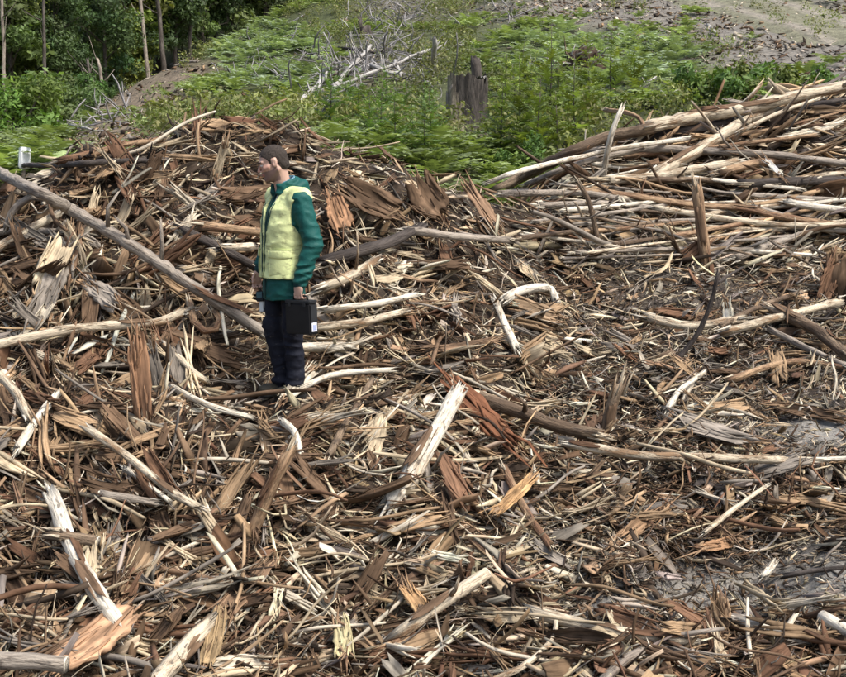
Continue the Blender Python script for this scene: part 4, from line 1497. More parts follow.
L_('branch', 'pale stick lying just below the slanting tan pole', 'branch', [(128, 470), (168, 500)], 6, 'white_log', .14)
L_('branch', 'short purple grey stick, lower left', 'branch', [(100, 494), (152, 502)], 9, 'grey_log', .16, .8, ('cut', 'broken'))
L_('branch', 'short brown log piece with a cut end by the bleached log', 'branch', [(56, 535), (98, 541)], 11, 'brown_log', .24, .95, ('broken', 'cut'))
L_('log', 'tan upright broken pole left of the bottom centre', 'log', [(250, 538), (268, 495), (287, 455)], 13, 'red_log', 0, .9, ('broken', 'broken'), 0, 2, up=True)
L_('branch', 'pale pole poking in at the left edge, middle height', 'branch', [(-15, 365), (12, 388), (30, 420)], 10, 'pale_log', .18)
L_('branch', 'cream broken stick at left below the poking pole', 'branch', [(18, 448), (36, 420), (54, 398)], 9, 'white_log', .18)
make_slab('tall upright orange brown bark plank under the level pale pole', [(145, 432), (136, 325)], 23, np.array([.33, .19, .11]), .08, .4, up=True, face=1)
make_slab('grey brown bark plank leaning right of the orange plank', [(160, 400), (150, 345)], 14, GREY * .8, .08, up=True, face=1)
L_('branch', 'cream stick lying level left of the boots', 'branch', [(168, 385), (205, 404), (246, 416)], 7, 'white_log', .17)
L_('branch', 'pale bent branch hanging down left of the man', 'branch', [(166, 345, .2), (180, 358, .2), (196, 374, .18), (204, 380, .12)], 7, 'pale_log', .15)
make_slab('grey fibrous slab on the slope at left, split in strips', [(40, 320), (65, 255)], 26, GREY * .95, .15, .3)
make_slab('pale torn slab across the slope under the long grey pole', [(85, 280), (118, 305)], 18, GREY * 1.3, .2, .3)
make_slab('brown bark slab on the slope left of the pale torn slab', [(60, 290), (75, 225)], 20, BROWN * 1.5, .12, .4)
L_('branch', 'brown root curled in a hook between the pole end and the man', 'branch', [(190, 305, .15), (196, 325, .18), (212, 332, .2), (220, 322, .22), (214, 311, .2)], 8, 'red_log', .15)
L_('branch', 'dark grey pole half buried under the long grey pole', 'branch', [(185, 232), (220, 248), (258, 268)], 10, 'dark_log', .1)
L_('log', 'brown log lying level behind the man at left', 'log', [(200, 226), (240, 230), (268, 233)], 10, 'red_log', .12)
L_('log', 'pale brown log under the level brown log behind the man', 'log', [(225, 248), (268, 246)], 9, 'pale_log', .12)
# --- around the man
L_('log', 'charcoal black curved log behind the man at right', 'log', [(325, 262, .1), (355, 253, .14), (388, 243, .16), (418, 228, .14)], 12, 'dark_log', .14, .8, ('broken', 'broken'))
L_('log', 'long grey brown log lying level right of the charcoal log', 'log', [(412, 231), (455, 236), (508, 240)], 9, 'grey_log', .18)
L_('log', 'pale log sloping up to a broken end right of the man', 'log', [(322, 288), (350, 276), (374, 262)], 10, 'pale_log', .16, .95, ('broken', 'broken'), 1)
L_('log', 'smooth cream log lying right behind the shins of the man', 'log', [(270, 351, .16), (300, 347), (342, 346)], 10, 'white_log', .16, .9, ('cut', 'broken'))
L_('log', 'pale split log lying level just above the smooth cream log', 'log', [(315, 328), (360, 322), (402, 312)], 9, 'pale_log', .16)
L_('branch', 'upper pale pole lying level right of the black case', 'branch', [(325, 310), (380, 303), (415, 295)], 7, 'white_log', .18)
L_('branch', 'long cream curved stick right of the boots', 'branch', [(300, 388), (335, 374), (390, 370)], 7, 'white_log', .17)
make_slab('cream frayed splinter fanned out beside the right boot', [(282, 402), (312, 370)], 14, PALE, .17, .2, name='wood_splinter', cat='wood splinter')
L_('branch', 'pale curved stick hanging below the boots', 'branch', [(283, 422, .2), (296, 435, .2), (303, 465, .14)], 8, 'white_log', .15)
L_('branch', 'brown stick slanting down left of the pale curved stick', 'branch', [(330, 455), (345, 425), (372, 380)], 8, 'brown_log', .15)
L_('log', 'stout bleached log standing at an angle in the centre', 'log', [(395, 498, .1), (420, 462, .22), (455, 398, .3)], 21, 'white_log', .2, .95, ('broken', 'broken'), 0, 1)
make_slab('large pointed red brown bark slab leaning at the centre', [(520, 455), (448, 380)], 30, np.array([.19, .085, .045]), .22, .6, face=.9, jag=.3)
make_slab('second red brown bark slab tucked beneath the pointed slab', [(500, 430), (462, 395)], 22, np.array([.24, .12, .065]), .18, .5)
L_('log', 'grey tan log curving right from the pointed bark slab', 'log', [(478, 398), (520, 412), (552, 425), (590, 433)], 15, 'brown_log', .18, .8, ('broken', 'broken'), 1)
L_('log', 'long pale log lying level at right below the middle', 'log', [(575, 446), (640, 456), (720, 459), (808, 461)], 10, 'pale_log', .18, .8, ('broken', 'broken'), 1, 2)
L_('branch', 'thin pale branch running right from the end of the long pale log', 'branch', [(790, 460), (846, 458), (880, 455)], 5, 'white_log', .18)
L_('log', 'mottled pale log pointing up right at the bottom centre', 'log', [(395, 637, .16), (440, 604), (487, 573)], 15, 'pale_log', .22, .9, ('broken', 'cut'), 1, 1)
make_slab('short orange plank behind the mottled pale log', [(405, 585), (425, 612)], 16, np.array([.42, .26, .13]), .18, .2)
L_('branch', 'pale stick standing in the mulch right of the centre', 'branch', [(516, 348), (505, 325), (496, 303)], 8, 'white_log', .14, .9)
L_('branch', 'whitish bent root chunk on the mulch above the pale stick', 'branch', [(505, 300), (522, 290), (548, 288), (556, 300)], 10, 'white_log', .14)
make_slab('brown curved bark trough on the mulch at the centre', [(425, 352), (495, 340)], 12, BROWN * 1.3, .16, .8)
make_slab('grey brown flat slab by the white root chunk', [(515, 305), (558, 318)], 20, np.array([.3, .21, .13]), .12, .4)
make_slab('long orange split plank slanting up, right of the bottom centre', [(495, 515), (535, 475)], 13, np.array([.44, .27, .13]), .2, .2, name='wood_splinter', cat='wood splinter')
L_('branch', 'tan split branch curving down below the orange split plank', 'branch', [(505, 470), (520, 500), (535, 525), (550, 545)], 9, 'red_log', .17)
L_('branch', 'pale yellow branch arching at the bottom edge right of centre', 'branch', [(480, 685), (520, 668), (552, 640), (556, 615)], 7, 'pale_log', .18)
make_slab('yellowish rotten wood chunk at the bottom centre', [(345, 655), (340, 620)], 20, np.array([.5, .43, .24]), .18, .3)
make_slab('large brown slab sheet lying left of the bottom centre', [(225, 610), (270, 560)], 24, BROWN * 1.5, .18, .6)
make_slab('tan split slab beside the thick cream log, bottom left', [(205, 668), (222, 610)], 18, np.array([.34, .24, .13]), .2, .3)
# --- right side
L_('log', 'pale orange log standing upright in the log stack', 'log', [(707, 268), (702, 230), (697, 190)], 11, 'red_log', 0, .9, ('broken', 'broken'), 0, 2, up=True)
L_('branch', 'thin dark curved stick standing in the mulch at right', 'branch', [(676, 360), (695, 338), (710, 305), (718, 275)], 5.5, 'dark_log', 0, .7, up=True)
L_('branch', 'small dark twig forking from the thin curved stick', 'branch', [(718, 283, .3), (728, 276, .3), (742, 268, .25)], 3.5, 'dark_log', .25)
make_slab('weathered grey split slab with frayed strips, right', [(672, 418), (758, 446)], 26, GREY * 1.15, .2, .2, jag=.28)
make_slab('dark bark strip lying just right of the grey split slab', [(772, 405), (846, 418)], 16, BROWN, .16, .7)
L_('log', 'short upright tan stump piece at right of the centre', 'log', [(608, 432), (612, 410), (618, 388)], 14, 'brown_log', 0, .9, ('broken', 'broken'), 0, 1, up=True)
L_('log', 'cream split log half buried in mulch at right', 'log', [(650, 318), (690, 326), (738, 320)], 10, 'pale_log', .14)
L_('log', 'pale brown pole slanting up toward the right edge', 'log', [(725, 332), (775, 318), (838, 302)], 9, 'pale_log', .2, .9, ('broken', 'broken'), 1)
L_('branch', 'pale pole above the slanting pale brown pole', 'branch', [(720, 326), (760, 306), (802, 292)], 6, 'brown_log', .18)
make_slab('white crescent of wood sticking up by the cream split log', [(730, 325), (726, 302)], 9, np.array([.72, .68, .6]), .14, .8, up=True, name='wood_splinter', cat='wood splinter')
make_slab('dark folded bark hood at the right edge', [(838, 300), (842, 255)], 34, BROWN * 1.2, .1, 1.3, up=True, face=1)
make_slab('brown bark sheet leaning beside the folded hood', [(822, 300), (838, 258)], 16, np.array([.26, .15, .09]), .1, .6, up=True, face=1)
L_('log', 'brown bundle pole slanting down at the right edge', 'log', [(780, 312), (815, 330), (850, 358)], 12, 'brown_log', .18, .9, ('broken', 'broken'), 0, 3)
L_('branch', 'thin brown pole under the bundle at the right edge', 'branch', [(770, 330), (810, 350), (846, 366)], 7, 'grey_log', .16)
L_('branch', 'white short stick standing at right above the long pale log', 'branch', [(668, 408), (680, 390), (704, 372)], 6, 'white_log', .17)
L_('log', 'dark red branch lying level near the right edge', 'log', [(730, 380), (790, 362), (850, 368)], 7, 'red_log', .15)
make_slab('short orange brown plank on the grey soil at right', [(698, 549), (734, 541)], 13, np.array([.34, .2, .11]), .08, .2)
L_('branch', 'thin pale stick pointing up right above the grey soil', 'branch', [(705, 532), (735, 508), (766, 486)], 5.5, 'pale_log', .2)
L_('log', 'cream log lying level at the bottom right on grey soil', 'log', [(748, 622), (785, 630), (822, 637)], 11, 'white_log', .12, .9, ('broken', 'broken'))
L_('log', 'white log end at the right edge, bottom right', 'log', [(822, 616), (850, 632), (880, 655)], 15, 'white_log', .2, .95, ('cut', 'cut'))
L_('log', 'cream split trunk lying level at the bottom right', 'log', [(535, 612), (590, 626), (640, 636), (692, 640)], 13, 'pale_log', .16, .8, ('broken', 'broken'), 1, 2)
make_slab('grey plank lying below the cream split trunk', [(640, 650), (720, 662)], 16, GREY * .9, .14, .2)
L_('branch', 'grey pole at the bottom edge right of centre', 'branch', [(600, 685), (622, 662), (640, 652)], 11, 'grey_log', .18)
make_slab('small brown stump block on the grey soil, bottom right', [(722, 628), (718, 598)], 20, np.array([.34, .23, .14]), .05, .5, up=True, face=1)
L_('branch', 'small white stone like wood lump on the grey soil', 'branch', [(765, 575), (772, 565)], 9, 'white_log', .05, .8)
L_('branch', 'dark stick lying level on the grey soil at the right edge', 'branch', [(785, 576), (820, 570), (860, 566)], 6, 'dark_log', .08)
make_slab('torn brown slab leaning at left of the grey soil', [(610, 545), (668, 505)], 15, np.array([.3, .19, .11]), .2, .4, jag=.3)
make_slab('broken plank end sticking out of the heap crest by the ferns', [(500, 232), (466, 182)], 13, np.array([.34, .22, .14]), .12, .2, up=True, face=.8)
make_slab('dark hollow bark slab on the crest behind the man', [(395, 215), (340, 185)], 34, BROWN * .9, .14, 1.0)
make_slab('brown bark slab on the crest right of the man', [(440, 215), (415, 178)], 30, BROWN * 1.1, .1, .8, up=True, face=.8)
make_slab('orange brown bark slab behind the shoulder of the man', [(345, 230), (330, 195)], 22, np.array([.28, .16, .09]), .12, .6)

# --- log stack at upper right
L_('log', 'thick brown log bending down at the left end of the log stack', 'log', [(498, 190, .1), (530, 170, .3), (562, 148, .5), (598, 132, .5), (650, 128, .45)], 11.1, 'brown_log', .4, 1.0, ('broken', 'broken'), 1)
L_('log', 'thickest pale log along the top of the log stack', 'log', [(648, 128, .3), (700, 116, .3), (740, 108, .32), (790, 97, .34), (880, 80, .36)], 12.6, 'pale_log', .3, .9, ('broken', 'cut'), 2, 3)
L_('log', 'dark log lying in the shade under the thickest pale log', 'log', [(600, 145), (660, 134), (740, 120), (840, 102)], 10.4, 'dark_log', .12)  # shade under the top log is put into the dark material
L_('log', 'slim pale pole reaching left out of the log stack over the ferns', 'log', [(490, 182, .3), (525, 168, .4), (560, 158, .4), (610, 148, .35), (690, 138, .25)], 4.4, 'white_log', .3, 1.1)
L_('log', 'long grey brown log crossing the middle of the log stack', 'log', [(570, 152, .3), (640, 146, .35), (700, 147, .35), (765, 150, .35), (860, 166, .35)], 8.1, 'grey_log', .35, .8, ('broken', 'cut'), 1, 1)
L_('log', 'short grey log below the bending brown log', 'log', [(528, 184, .25), (560, 170, .3), (600, 158, .3), (640, 150, .25)], 6.7, 'grey_log', .25)
L_('log', 'cream split trunk slanting up inside the log stack', 'log', [(655, 175), (700, 150), (745, 122), (770, 112)], 11.8, 'pale_log', .14, .8, ('broken', 'broken'), 0, 1)
L_('branch', 'pale branch slanting up to the top log at right', 'branch', [(740, 132, .3), (775, 115, .35), (815, 100, .4)], 4.4, 'pale_log', .3, .8, ('broken', 'broken'), 3)
L_('branch', 'white pole leaning upright at the left of the log stack', 'branch', [(603, 180), (610, 140, -.2), (621, 110, -.2)], 5.9, 'white_log', 0, .85, up=True)
L_('branch', 'red brown hooked root at the top of the leaning white pole', 'branch', [(606, 110, .55), (625, 112, .55), (640, 118, .5), (646, 132, .4)], 4.4, 'red_log', .4)
L_('branch', 'thin pale stick leaning left over the top of the log stack', 'branch', [(722, 142), (708, 122, -.15), (693, 103, -.2)], 3.3, 'pale_log', 0, .6, up=True)
L_('branch', 'thin dark stick leaning right over the top of the log stack', 'branch', [(760, 140), (785, 112, -.15), (805, 84, -.2)], 3.0, 'brown_log', 0, .5, up=True)
L_('log', 'pale cream log lying low in the left of the log stack', 'log', [(610, 180), (660, 178), (735, 162)], 8.9, 'pale_log', .18, .9)
L_('log', 'red brown log in the middle of the log stack', 'log', [(725, 172), (750, 164), (790, 158)], 8.9, 'red_log', .2)
L_('log', 'dark shaded beam in the right of the log stack', 'log', [(745, 184), (800, 182), (870, 181)], 9.6, 'dark_log', .2)  # beam's shaded look comes from its dark wood colour
L_('log', 'grey pole along the lower left of the log stack', 'log', [(500, 194), (545, 190), (590, 192), (625, 200)], 6.7, 'grey_log', .2)
L_('log', 'orange pale pole curving through the lower log stack', 'log', [(575, 190), (625, 193), (690, 203), (745, 206), (780, 215), (870, 228)], 6.7, 'red_log', .22, .9, ('broken', 'cut'), 1, 1)
L_('log', 'long grey pole under the orange pale pole', 'log', [(540, 205), (610, 203), (680, 212), (760, 225), (870, 232)], 5.9, 'grey_log', .2, .9, ('broken', 'cut'), 1)
L_('log', 'tan pole lowest in the log stack near the right edge', 'log', [(655, 208), (720, 222), (790, 230), (870, 224)], 5.9, 'pale_log', .24)
L_('log', 'bleached white log at the right edge of the log stack', 'log', [(790, 203), (820, 209), (870, 212)], 7.4, 'white_log', .26)
L_('log', 'cream pole lying level below the log stack', 'log', [(700, 226), (770, 234), (812, 226), (850, 220)], 4.4, 'pale_log', .18)
L_('log', 'pale pole on the ground in front of the log stack', 'log', [(690, 247), (760, 252), (810, 255)], 5.2, 'white_log', .14)
L_('branch', 'grey brown pole slanting in front of the log stack', 'branch', [(735, 258), (780, 240), (830, 226)], 7.4, 'grey_log', .16)
L_('branch', 'dark forked branch at the left foot of the log stack', 'branch', [(598, 240), (590, 205), (580, 185)], 5.2, 'brown_log', 0, .8, up=True)
make_slab('bleached split plank in the right of the log stack', [(780, 140), (846, 122)], 9, PALE, .18, .1, name='wood_splinter', cat='wood splinter')
make_slab('short white split stick lying in the middle of the log stack', [(766, 160), (782, 176)], 6, np.array([.6, .58, .55]), .3, .1, name='wood_splinter', cat='wood splinter')


rp_ = np.random.default_rng(91)
for k in range(34):
    x0 = rp_.uniform(515, 760); y0 = rp_.uniform(np.interp(x0, [515, 600, 760], [185, 150, 125]), 262)
    ln = rp_.uniform(70, 210); sl = rp_.normal() * .16 - .04
    pts = [(x0 + ln * q, y0 + sl * ln * q + rp_.normal() * 1.5, rp_.uniform(.12, .26)) for q in (0, .5, 1)]
    mt = ['pale_log', 'grey_log', 'brown_log', 'white_log', 'red_log', 'grey_log'][k % 6]
    nm = {'pale_log': 'cream', 'grey_log': 'grey', 'brown_log': 'brown', 'white_log': 'bleached', 'red_log': 'orange brown'}[mt]
    ht = 'upper' if y0 < 185 else ('middle' if y0 < 220 else 'lowest')
    L_('branch', '%s slim crooked pole in the %s part of the log stack' % (nm, ht), 'branch', pts, rp_.uniform(2.5, 5.5), mt, .18, .7, ('broken', 'broken'), int(rp_.integers(0, 3)), 0, group='%s slim poles in the %s log stack' % (nm, ht))

# --- many pieces more, each of its own: splinters, bark slabs, sticks
def proto(kind, k):
    if kind == 'wood_splinter':
        sl = tpl_bundle(rl, int(rl.integers(4, 9)), 4, 4, .15, .25); sc = np.array([1, rl.uniform(.07, .16), rl.uniform(.04, .08)])
    elif kind == 'bark_slab':
        sl = tpl_frayed_slab(rl, 6, 7, .8, .22, .14, .3, 6); sc = np.array([1, rl.uniform(.16, .34), rl.uniform(.12, .22)])
    else:
        sl = tpl_tube(rl, 7, 8, .07, .015, .3, False, .08); w = rl.uniform(.018, .036); sc = np.array([1, w, w])
    V_ = sl.base * sc + sl.bend
    col = np.ones((len(V_), 3)) * np.exp(rl.normal(size=(len(V_), 1)) * .08)
    me = mesh_from(kind, V_, sl.loops, sl.tot, np.clip(col, 0, 1.4), sl.grain * sc + k * 3.7, kind == 'branch')
    me.materials.append(M['bark'] if kind == 'bark_slab' else M['piece'])
    return me


protos = {k: [proto(k, i) for i in range(14)] for k in ('wood_splinter', 'bark_slab', 'branch')}
names7 = ['cream', 'pale', 'tan', 'brown', 'reddish brown', 'grey', 'dark']
pal7 = [CREAM, PALE, TAN, BROWN, RED, GREY, DARK]


def region(px, py):
    if px > 510 and py < 275:
        return 'in the log stack at upper right'
    if py < 250:
        return 'on the high heap behind the man' if px > 150 else 'on the heap at upper left'
    if px < 260:
        return 'on the slope left of the man' if py < 440 else 'in the lower left of the pile'
    if py > 500:
        return 'at the bottom centre of the pile' if px < 560 else 'around the grey soil at lower right'
    return 'in the litter just right of the man' if px < 560 else 'in the fine mulch at right'


def pieces(kind, n, Lr, w, tilt, lift, seed, cat, box=(-20, 866, 110, 690)):
    rd = np.random.default_rng(seed)
    pos = sample_pixels(int(n * 2.2), rd, *box)
    px, py = project(pos[:, 0], pos[:, 1], pos[:, 2])
    keep = (rd.random(len(px)) > .98 * np.minimum(1, 1.4 * soil_k(px, py))) & ((np.abs(px - 287) > np.where(py > 300, 56, 34)) | (py < 150) | (py > 425))
    keep &= ~((px > 540) & (py > 270) & (py < 630) & (rd.random(len(px)) < .12))
    pos, px, py = pos[keep][:n], px[keep][:n], py[keep][:n]
    m_ = len(pos)
    nn, t1, t2 = frame(pos)
    ph = flow(pos, px, py, rd); ta = rd.normal(size=m_) * tilt + .1
    d = (np.cos(ph) * np.cos(ta))[:, None] * t1 + (np.sin(ph) * np.cos(ta))[:, None] * t2 + np.sin(ta)[:, None] * nn
    nz_ = nn + np.array([0, -.3, 0]) + rd.normal(size=nn.shape) * .3
    Wt = np.array(w, float) / sum(w)
    for i in range(m_):
        x_ = d[i] / np.linalg.norm(d[i]); y_ = np.cross(nz_[i], x_); y_ /= np.linalg.norm(y_); z_ = np.cross(x_, y_)
        L = math.exp(rd.uniform(math.log(Lr[0]), math.log(Lr[1])))
        if px[i] > 540 and 270 < py[i] < 640:
            L *= .85
        if kind != 'bark_slab' and px[i] > 520 and py[i] < 270:
            L *= 1.6
        c = int(rd.choice(7, p=Wt))
        o = link(kind, protos[kind][int(rd.integers(14))])
        mt = Matrix((x_, y_, z_)).transposed().to_4x4() @ Matrix.Scale(L, 4)
        mt.translation = Vector(pos[i] + nn[i] * (rd.uniform(*lift) + abs(math.sin(ta[i])) * L * .3))
        o.matrix_world = mt
        o.color = (*np.clip(pal7[c] * math.exp(rd.normal() * .18), .01, .62), 1)
        what = {'wood_splinter': 'torn wood splinter', 'bark_slab': 'small torn bark slab', 'branch': 'thin loose stick'}[kind]
        rg = region(px[i], py[i])
        tag(o, '%s %s %s' % (names7[c], what, rg), cat, '%s %ss %s' % (names7[c], what, rg))


pieces('wood_splinter', 280, (.26, .68), (2.6, 1.6, 3, 2.6, .8, 1.2, .4), .25, (.03, .11), 201, 'wood splinter')
pieces('bark_slab', 250, (.22, .6), (1.0, .4, 2.4, 4, 2.2, 1.2, .8), .3, (.0, .09), 202, 'bark slab')
pieces('branch', 150, (.4, 1.1), (2.2, 1.5, 2.4, 2.2, .8, 2, .5), .2, (.05, .15), 203, 'stick')
pieces('bark_slab', 34, (.38, .66), (.4, .2, 2.2, 4.5, 2.0, 1.6, 1.0), .5, (.02, .10), 204, 'bark slab', (-20, 250, 150, 470))

# ------------------------------------------------------------------ the man
# distance fields on a grid, turned into smooth surfaces (local frame: +x forward, +y his left, z up, metres)
def smin(a, b_, k):
    h_ = np.clip(.5 + .5 * (b_ - a) / k, 0, 1)
    return b_ + (a - b_) * h_ - k * h_ * (1 - h_)


class Field:
    def __init__(s, lo, hi, h):
        s.lo = np.array(lo, float); s.h = h
        n = np.ceil((np.array(hi) - s.lo) / h).astype(int) + 1
        s.ax = [s.lo[i] + h * np.arange(n[i]) for i in range(3)]
        s.f = np.full(n, .25, np.float32)

    def sub(s, lo, hi):
        sl = []
        for i in range(3):
            a = int(np.clip(np.searchsorted(s.ax[i], lo[i]), 0, len(s.ax[i]) - 1)); b_ = int(np.clip(np.searchsorted(s.ax[i], hi[i]) + 1, 1, len(s.ax[i])))
            sl.append(slice(a, b_))
        X, Y, Z = np.meshgrid(s.ax[0][sl[0]], s.ax[1][sl[1]], s.ax[2][sl[2]], indexing='ij')
        return tuple(sl), X, Y, Z

    def put(s, sl, d, k, op='add'):
        if op == 'add':
            s.f[sl] = smin(s.f[sl], d, k)
        else:
            s.f[sl] = -smin(-s.f[sl], d, k)

    def cone(s, a, b_, ra, rb, k=.02, op='add'):
        a = np.array(a, float); b_ = np.array(b_, float)
        m = max(ra, rb) + .04 + k
        sl, X, Y, Z = s.sub(np.minimum(a, b_) - m, np.maximum(a, b_) + m)
        ab = b_ - a; L2 = ab @ ab + 1e-12
        t_ = np.clip(((X - a[0]) * ab[0] + (Y - a[1]) * ab[1] + (Z - a[2]) * ab[2]) / L2, 0, 1)
        d = np.sqrt((X - a[0] - t_ * ab[0]) ** 2 + (Y - a[1] - t_ * ab[1]) ** 2 + (Z - a[2] - t_ * ab[2]) ** 2) - (ra + (rb - ra) * t_)
        s.put(sl, d, k, op)

    def ell(s, c, r, k=.02, op='add', rot=None):
        c = np.array(c, float); m = max(r) + .04 + k
        sl, X, Y, Z = s.sub(c - m, c + m)
        P = np.stack([X - c[0], Y - c[1], Z - c[2]], -1)
        if rot is not None:
            P = P @ rot
        q = np.sqrt(((P / np.array(r)) ** 2).sum(-1))
        q2 = np.sqrt(((P / np.array(r) ** 2) ** 2).sum(-1)) + 1e-9
        s.put(sl, q * (q - 1) / q2, k, op)

    def loft(s, tab, grow=0., k=.02):
        """upright column of ellipses: rows (z, cx, cy, rx, ry)"""
        tab = np.array(tab, float)
        sl, X, Y, Z = s.sub((-.4, -.45, tab[0, 0] - .06), (.4, .45, tab[-1, 0] + .06))
        cx, cy, rx, ry = [np.interp(Z, tab[:, 0], tab[:, i]) for i in (1, 2, 3, 4)]
        rx = rx + grow; ry = ry + grow
        q = np.sqrt(((X - cx) / rx) ** 2 + ((Y - cy) / ry) ** 2)
        q2 = np.sqrt(((X - cx) / rx ** 2) ** 2 + ((Y - cy) / ry ** 2) ** 2) + 1e-6
        d = np.where(q < .05, -np.minimum(rx, ry), q * (q - 1) / q2)
        d = np.maximum(d, np.maximum(tab[0, 0] - Z, Z - tab[-1, 0]))
        s.put(sl, d, k)

    def noise(s, fn):
        m = np.abs(s.f) < .03
        i, j, k = np.nonzero(m)
        s.f[m] += fn(s.ax[0][i], s.ax[1][j], s.ax[2][k]).astype(np.float32)

    def cut(s, fn):
        """keep only where fn<0"""
        X, Y, Z = np.meshgrid(*s.ax, indexing='ij')
        s.f = np.maximum(s.f, fn(X, Y, Z).astype(np.float32))

    def mesh(s):
        f = s.f; neg = f < 0
        n = np.array(f.shape)
        cs = np.zeros(n - 1, int); acc = np.zeros(tuple(n - 1) + (3,)); cnt = np.zeros(n - 1)
        corners = [(a, b_, c) for a in (0, 1) for b_ in (0, 1) for c in (0, 1)]
        view = lambda A, c: A[c[0]:n[0] - 1 + c[0], c[1]:n[1] - 1 + c[1], c[2]:n[2] - 1 + c[2]]
        sm = sum(view(neg, c).astype(int) for c in corners)
        act = (sm > 0) & (sm < 8)
        I = np.argwhere(act)
        vid = np.full(n - 1, -1); vid[act] = np.arange(len(I))
        fv = {c: f[I[:, 0] + c[0], I[:, 1] + c[1], I[:, 2] + c[2]].astype(float) for c in corners}
        acc = np.zeros((len(I), 3)); cnt = np.zeros(len(I))
        for c in corners:
            for ax in range(3):
                if c[ax]:
                    continue
                c2 = list(c); c2[ax] = 1; c2 = tuple(c2)
                a, b_ = fv[c], fv[c2]
                m = (a < 0) != (b_ < 0)
                t_ = np.where(m, a / np.where(m, a - b_, 1), 0)
                p = np.array(c, float)[None].repeat(len(I), 0); p[:, ax] = t_
                acc += p * m[:, None]; cnt += m
        V = s.lo + (I + acc / cnt[:, None]) * s.h
        F = []
        for ax in range(3):
            o1, o2 = (ax + 1) % 3, (ax + 2) % 3
            sl0 = [slice(1, -1)] * 3; sl0[ax] = slice(0, -1)
            sl1 = [slice(1, -1)] * 3; sl1[ax] = slice(1, None)
            a, b_ = neg[tuple(sl0)], neg[tuple(sl1)]
            E = np.argwhere(a != b_)
            flip = a[tuple(E.T)]
            E = E + np.array([0 if i == ax else 1 for i in range(3)])
            def g(d1, d2):
                q = E.copy(); q[:, o1] -= d1; q[:, o2] -= d2
                return vid[q[:, 0], q[:, 1], q[:, 2]]
            quad = np.stack([g(1, 1), g(0, 1), g(0, 0), g(1, 0)], -1)
            quad[~flip] = quad[~flip][:, ::-1]
            F.append(quad)
        F = np.concatenate(F)
        F = F[(F >= 0).all(1)]
        # relax the stair steps a little
        for _ in range(2):
            S_ = np.zeros_like(V); c_ = np.zeros(len(V))
            for q in range(4):
                np.add.at(S_, F[:, q], V[F[:, (q + 1) % 4]]); np.add.at(c_, F[:, q], 1)
                np.add.at(S_, F[:, q], V[F[:, (q - 1) % 4]]); np.add.at(c_, F[:, q], 1)
            V = V * .5 + .5 * S_ / np.maximum(c_, 1)[:, None]
        return V, F


def field_obj(name, fl, mat, parent, col=None):
    V, F = fl.mesh()
    c = col(V) if callable(col) else (None if col is None else np.tile(col, (len(V), 1)))
    me = mesh_from(name, V, F.ravel(), np.full(len(F), 4), c, V, True)
    return link(name, me, mat, parent)


MAN_Y = 8.8
mx = float(ray(287, 390)[0] * MAN_Y)
mz = float(at(287, 396, MAN_Y)[2])
man = bpy.data.objects.new('person', None); C.objects.link(man)
man.location = (mx, MAN_Y, mz)
man.rotation_euler = (0, 0, R(212))
tag(man, 'man in a pale yellow safety vest and green jacket standing on the pile', 'person')

# joints
SHL, ELL_, WRL = (-.03, .205, 1.42), (-.085, .285, 1.12), (.015, .268, .85)
SHR, ELR, WRR = (-.03, -.20, 1.42), (-.04, -.275, 1.13), (.07, -.262, .92)
HPL, KNL, ANL = (-.01, .085, .93), (-.01, .088, .50), (-.03, .085, .09)
HPR, KNR, ANR = (.0, -.085, .93), (.07, -.085, .52), (.0, -.062, .09)
HC = np.array([.085, 0, 1.682])
ca_, sa_ = math.cos(R(-24)), math.sin(R(-24)); cp_, sp_ = math.cos(R(18)), math.sin(R(18))
HR = np.array([[ca_, -sa_, 0], [sa_, ca_, 0], [0, 0, 1]]) @ np.array([[cp_, 0, sp_], [0, 1, 0], [-sp_, 0, cp_]])
HV = lambda *p: HC + HR @ np.array(p, float)
# hand that carries the case: turned so the palm faces back
HND = np.array([.012, .268, .757]); ha = R(-69)
HM = np.array([[math.cos(ha), -math.sin(ha), 0], [math.sin(ha), math.cos(ha), 0], [0, 0, 1]])
hv = lambda *p: HND + HM @ np.array(p, float)

body = Field((-.26, -.38, .02), (.30, .38, 1.86), .0055)
body.loft([(.85, 0, 0, .10, .15), (1.1, 0, 0, .10, .15), (1.3, -.01, 0, .105, .16), (1.42, -.02, 0, .07, .13), (1.46, -.02, 0, .05, .06)])
for a, b_, r1, r2 in [(SHL, ELL_, .045, .038), (ELL_, WRL, .038, .026), (SHR, ELR, .045, .038), (ELR, WRR, .038, .026), (HPL, KNL, .075, .052), (KNL, ANL, .05, .035), (HPR, KNR, .075, .052), (KNR, ANR, .05, .035)]:
    body.cone(a, b_, r1, r2, .03)
body.cone((-.015, 0, 1.42), HV(-.03, 0, -.05), .062, .056, .03)
# head
body.ell(HV(-.014, 0, .03), (.098, .077, .088), .02, rot=HR)
body.ell(HV(.028, 0, -.035), (.062, .06, .085), .02, rot=HR)
body.cone(HV(.052, .012, -.094), HV(-.015, .05, -.05), .026, .024, .02); body.cone(HV(.052, -.012, -.094), HV(-.015, -.05, -.05), .026, .024, .02)
body.ell(HV(.075, 0, -.1), (.018, .02, .018), .014, rot=HR)
body.cone(HV(.087, .016, .024), HV(.070, .046, .022), .011, .010, .01); body.cone(HV(.087, -.016, .024), HV(.070, -.046, .022), .011, .010, .01)
body.cone(HV(.06, .045, -.022), HV(.04, .058, -.02), .018, .014, .02); body.cone(HV(.06, -.045, -.022), HV(.04, -.058, -.02), .018, .014, .02)
for s in (-1, 1):
    body.ell(HV(.099, s * .032, .003), (.016, .02, .013), .008, 'cut', HR)
body.cone(HV(.088, 0, .012), HV(.112, 0, -.030), .008, .0105, .008)
